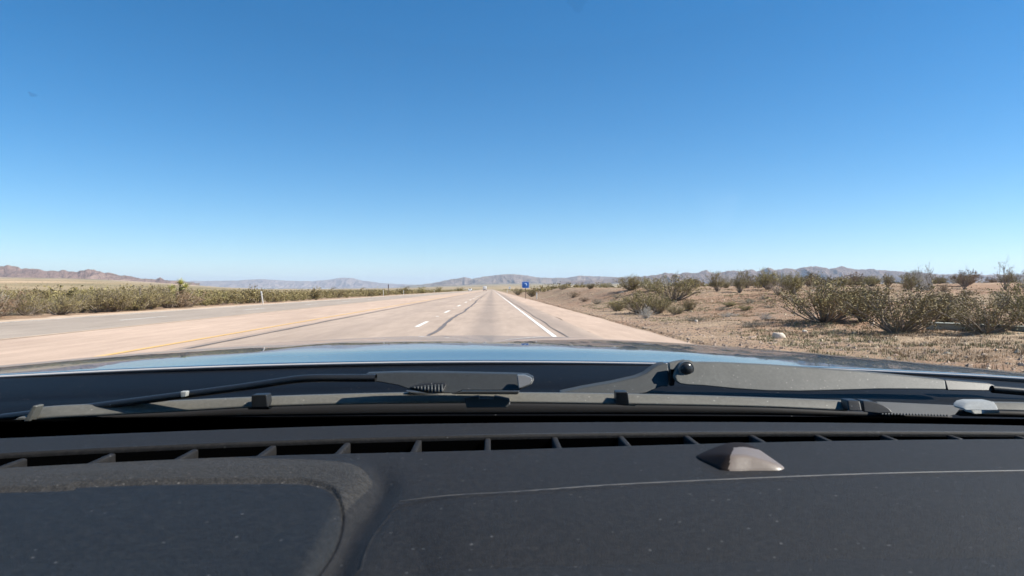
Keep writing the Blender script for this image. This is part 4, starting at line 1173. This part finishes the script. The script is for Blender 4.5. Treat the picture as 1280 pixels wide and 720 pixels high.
X = CAM[0] + FWD[0] * D + RGT[0] * (PX - 640) / F * D; Y = FWD[1] * D + RGT[1] * (PX - 640) / F * D
Z = HC - ZD + dash_zf(PX, PY)
G = np.stack([X, Y, Z], 2)
drop = [G[0] + np.array([0, .001, -.09]), G[0] + np.array([0, .0012, -.004]), G[0] + np.array([0, .0007, -.001])]
G = np.concatenate([np.stack(drop, 0), G], 0)
me_px = np.concatenate([PX[:1]] * 3 + [PX], 0); me_py = np.concatenate([PY[:1]] * 3 + [PY], 0)
cx = (me_px[:-1, :-1] + me_px[1:, 1:]) / 2; cyy = (me_py[:-1, :-1] + me_py[1:, 1:]) / 2
q = grid_faces(*G.shape[:2])[:, ::-1]
sc = sdf(cx, cyy, coverP).ravel(); sr = sdf(cx, cyy, rimP).ravel()
msk_c = sc < -1.5; msk_r = (~msk_c) & (sr < -12)
topo = mesh_np('top_panel', G.reshape(-1, 3), q[~(msk_c | msk_r)], MAT['dash'], car); rel(topo, dash)
o = mesh_np('rolled_rim', G.reshape(-1, 3), q[msk_r], MAT['rim'], car); rel(o, dash)
o = mesh_np('inset_cover', G.reshape(-1, 3), q[msk_c], MAT['cover'], car); rel(o, dash)
# vent vanes and duct floor
bm = bmesh.new()
for k in range(-17, 17):
    X0 = -.003 + .0475 * k + (.0 if k < 0 else -.0015 * k * .3)
    pxn = 615 + X0 / .44 * F
    for _ in range(3):
        yn = dpt(float(f_near(pxn))); pxn = 615 + X0 / yn * F
    pxf = 615 + X0 / yn * F
    for _ in range(3):
        yf = dpt(float(f_lip(pxf))); pxf = 615 + X0 / yf * F
    if yf - yn < .004 or not (-590 < pxn < 1700): continue
    bm = bmesh.new(); box(bm, (X0, (yn + yf) / 2 - .0005, HC - ZD - .0105), (.0042, yf - yn - .0010, .018))
    o = bevel(from_bm('vent_vane', bm, MAT['dash'], car), .0012, 2); rel(o, dash)
pxv = np.arange(-600, 1741, 10.)
A = np.array([U(a, b, c) for a, b, c in zip(pxv, f_front(pxv), dpt(f_front(pxv)))]) + np.array([0, 0, -.075])
B = np.array([U(a, b, c) for a, b, c in zip(pxv, f_near(pxv) + 10, dpt(f_near(pxv) + 10))]) + np.array([0, 0, -.075])
o = grid_mesh('duct_floor', np.stack([A, B], 0), MAT['hole'], car, flip=True); rel(o, dash)
# gap floor between dash and glass
A = np.array([U(a, b, c) for a, b, c in zip(pxv, f_front(pxv), dpt(f_front(pxv)))])
o = grid_mesh('glass_gap_floor', np.stack([A + np.array([0, .30, -.075]), A + np.array([0, -.02, -.075])], 0), MAT['hole'], car, flip=True); rel(o, dash)

def line_tube(name, pts, rad, mat, dz):
    V = []; Q = []; nn = 6; x0_ = pts[0][0]; tp_ = lambda a_: .15 + .85 * min(1, (a_ - x0_) / 170)
    for (a, b) in pts:
        p = U(a, b, dpt(b, ZD - dz))
        for k in range(nn): V.append(p + np.array([0, math.cos(k * math.pi / 3) * rad * tp_(a), math.sin(k * math.pi / 3) * rad * tp_(a)]))
    for i in range(len(pts) - 1):
        for k in range(nn): Q.append((i * nn + k, i * nn + (k + 1) % nn, (i + 1) * nn + (k + 1) % nn, (i + 1) * nn + k))
    o = mesh_np(name, np.array(V), np.array(Q), mat, car); rel(o, dash)
seam_glint_m = m_plastic('pale_seam_glint', (.062, .060, .058), .5, 0, 0, 0, .7, big=60)  # pale colour of an added tube, painting the catch light along the seam
f_seam = crv([(500, 626), (560, 619.5), (640, 615.3), (760, 606.8), (880, 600.8), (1010, 595.3), (1120, 591.6), (1280, 588.6), (1360, 587.6)])
line_tube('seam_glint', [(x, float(f_seam(x))) for x in np.arange(500, 1740, 6)], .0006, seam_glint_m, .0026)
line_tube('vent_lip_glint', [(x, float(f_lip(x)) - .4) for x in np.arange(470, 1365, 8)], .0005, m_plastic('vent_glint_paint', (.06, .06, .06), .4, 0, 0), .0002)  # added pale tube painting the highlight on the slot lip

# light sensor: low faceted dome, footprint drawn on the dash plane
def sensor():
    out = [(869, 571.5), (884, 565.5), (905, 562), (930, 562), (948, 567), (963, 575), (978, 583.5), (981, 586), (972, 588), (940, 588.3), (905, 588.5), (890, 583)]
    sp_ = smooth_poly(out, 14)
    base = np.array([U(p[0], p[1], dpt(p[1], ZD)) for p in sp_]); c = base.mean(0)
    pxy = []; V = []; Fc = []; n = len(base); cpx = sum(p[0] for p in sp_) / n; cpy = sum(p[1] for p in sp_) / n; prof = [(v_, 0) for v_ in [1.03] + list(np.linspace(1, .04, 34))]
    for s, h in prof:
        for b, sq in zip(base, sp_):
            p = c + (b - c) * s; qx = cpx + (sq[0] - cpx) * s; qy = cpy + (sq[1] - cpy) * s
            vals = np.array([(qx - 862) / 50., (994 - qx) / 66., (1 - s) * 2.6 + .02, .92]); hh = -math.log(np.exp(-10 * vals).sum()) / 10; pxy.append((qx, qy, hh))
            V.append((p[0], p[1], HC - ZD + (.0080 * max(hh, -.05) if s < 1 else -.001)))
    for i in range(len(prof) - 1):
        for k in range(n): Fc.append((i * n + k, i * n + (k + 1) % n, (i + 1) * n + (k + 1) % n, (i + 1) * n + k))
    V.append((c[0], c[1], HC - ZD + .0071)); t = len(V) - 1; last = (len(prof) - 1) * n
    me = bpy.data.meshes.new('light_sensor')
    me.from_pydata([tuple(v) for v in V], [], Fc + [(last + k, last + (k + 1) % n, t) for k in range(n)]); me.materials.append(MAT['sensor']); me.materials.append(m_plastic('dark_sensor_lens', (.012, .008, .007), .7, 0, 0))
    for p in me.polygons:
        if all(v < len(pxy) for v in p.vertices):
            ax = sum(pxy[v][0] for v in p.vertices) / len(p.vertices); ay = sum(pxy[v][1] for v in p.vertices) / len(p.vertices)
            if not (ax > 911 + (588 - ay) * .55 and ay > 573.5 + max(0, (930 - ax)) * .12): p.material_index = 1  # near right facet keeps the painted reflection, the rest is dark lens
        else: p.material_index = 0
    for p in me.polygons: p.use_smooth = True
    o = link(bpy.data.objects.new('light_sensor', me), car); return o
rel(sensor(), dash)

# cabin behind the lens: headliner, seats and side panels, so that glass and dash see a dark interior
bm = bmesh.new()
box(bm, (0, -1.25, HC + .34), (1.36, 1.9, .04)); box(bm, (0, -1.2, HC - 1.0), (1.5, 2.6, .05))
for s_ in (-1, 1):
    box(bm, (s_ * .74, -.9, HC - .55), (.06, 2.6, .85)); box(bm, (s_ * .70, -.95, HC + .1), (.06, .10, .46))
    box(bm, (s_ * .68, -2.1, HC + .05), (.08, .45, .6))
box(bm, (0, -2.25, HC - .45), (1.4, .06, 1.1))
from_bm('cabin_liner', bm, simple('dark_headliner', (.035, .034, .034), .95, .1, 0, .1), car)
for s_ in (-1, 1):
    bm = bmesh.new(); box(bm, (s_ * .37, -.62, HC - .62), (.52, .55, .16)); box(bm, (s_ * .37, -.88, HC - .25), (.50, .14, .75)); box(bm, (s_ * .37, -.88, HC + .2), (.26, .10, .17))
    bevel(from_bm('seat', bm, simple('dark_seat_cloth', (.03, .03, .032), .95, .1, 0, .1), car), .03)

# ------------------------------------------------------------------ haze
bm = bmesh.new(); box(bm, (0, 8000, 300), (104000, 112000, 1400)); 
hz = from_bm('haze', bm, MAT['ground']); hz.data.materials.clear()
m = bpy.data.materials.new('desert_haze'); m.use_nodes = True; t = m.node_tree; t.nodes.remove(t.nodes['Principled BSDF'])
v = t.nodes.new('ShaderNodeVolumePrincipled'); v.inputs['Color'].default_value = (.62, .76, .98, 1); v.inputs['Density'].default_value = 2.6e-5; v.inputs['Anisotropy'].default_value = .2
t.links.new(v.outputs[0], t.nodes['Material Output'].inputs['Volume']); hz.data.materials.append(m)
tag(hz, 'pale blue desert haze over the whole plain', 'haze', kind='stuff')

# ------------------------------------------------------------------ light, sky, camera
SUN_AZ, SUN_EL = R(97), R(43)
w = bpy.data.worlds.new('World'); bpy.context.scene.world = w; w.use_nodes = True; t = w.node_tree
sky = t.nodes.new('ShaderNodeTexSky'); sky.sky_type = 'NISHITA'; sky.sun_disc = False
sky.sun_elevation = SUN_EL; sky.sun_rotation = SUN_AZ; sky.altitude = 1800; sky.air_density = 1.0; sky.dust_density = .05; sky.ozone_density = 3.5
hs = t.nodes.new('ShaderNodeHueSaturation'); hs.inputs['Saturation'].default_value = 1.36; hs.inputs['Hue'].default_value = .495
t.links.new(sky.outputs[0], hs.inputs['Color']); t.links.new(hs.outputs[0], t.nodes['Background'].inputs[0]); t.nodes['Background'].inputs[1].default_value = .070
sl = bpy.data.lights.new('sun', 'SUN'); sl.energy = 4.6; sl.angle = R(.53); sl.color = (1, .94, .86)
so = bpy.data.objects.new('sun', sl); C.objects.link(so)
dirv = Vector((math.sin(SUN_AZ) * math.cos(SUN_EL), math.cos(SUN_AZ) * math.cos(SUN_EL), math.sin(SUN_EL)))
so.rotation_euler = dirv.to_track_quat('Z', 'Y').to_euler(); so.location = (0, 0, 30)

cam = bpy.data.cameras.new('camera'); cam.sensor_width = 36; cam.lens = F / 1280 * 36; cam.clip_start = .02; cam.clip_end = 200000
cam.dof.use_dof = True; cam.dof.focus_distance = 1.4; cam.dof.aperture_fstop = 26
co = bpy.data.objects.new('camera', cam); C.objects.link(co); co.location = (0, 0, HC)
co.rotation_euler = (R(90) + math.atan(1.5 / F), 0, -YAW)
bpy.context.scene.camera = co
sc_ = bpy.context.scene
sc_.view_settings.view_transform = 'Standard'; sc_.view_settings.look = 'None'; sc_.view_settings.exposure = 1.12; sc_.view_settings.gamma = 1
sc_.cycles.use_denoising = True
sc_.cycles.max_bounces = 8; sc_.cycles.transparent_max_bounces = 12; sc_.cycles.volume_bounces = 1
sc_.cycles.sample_clamp_indirect = 6
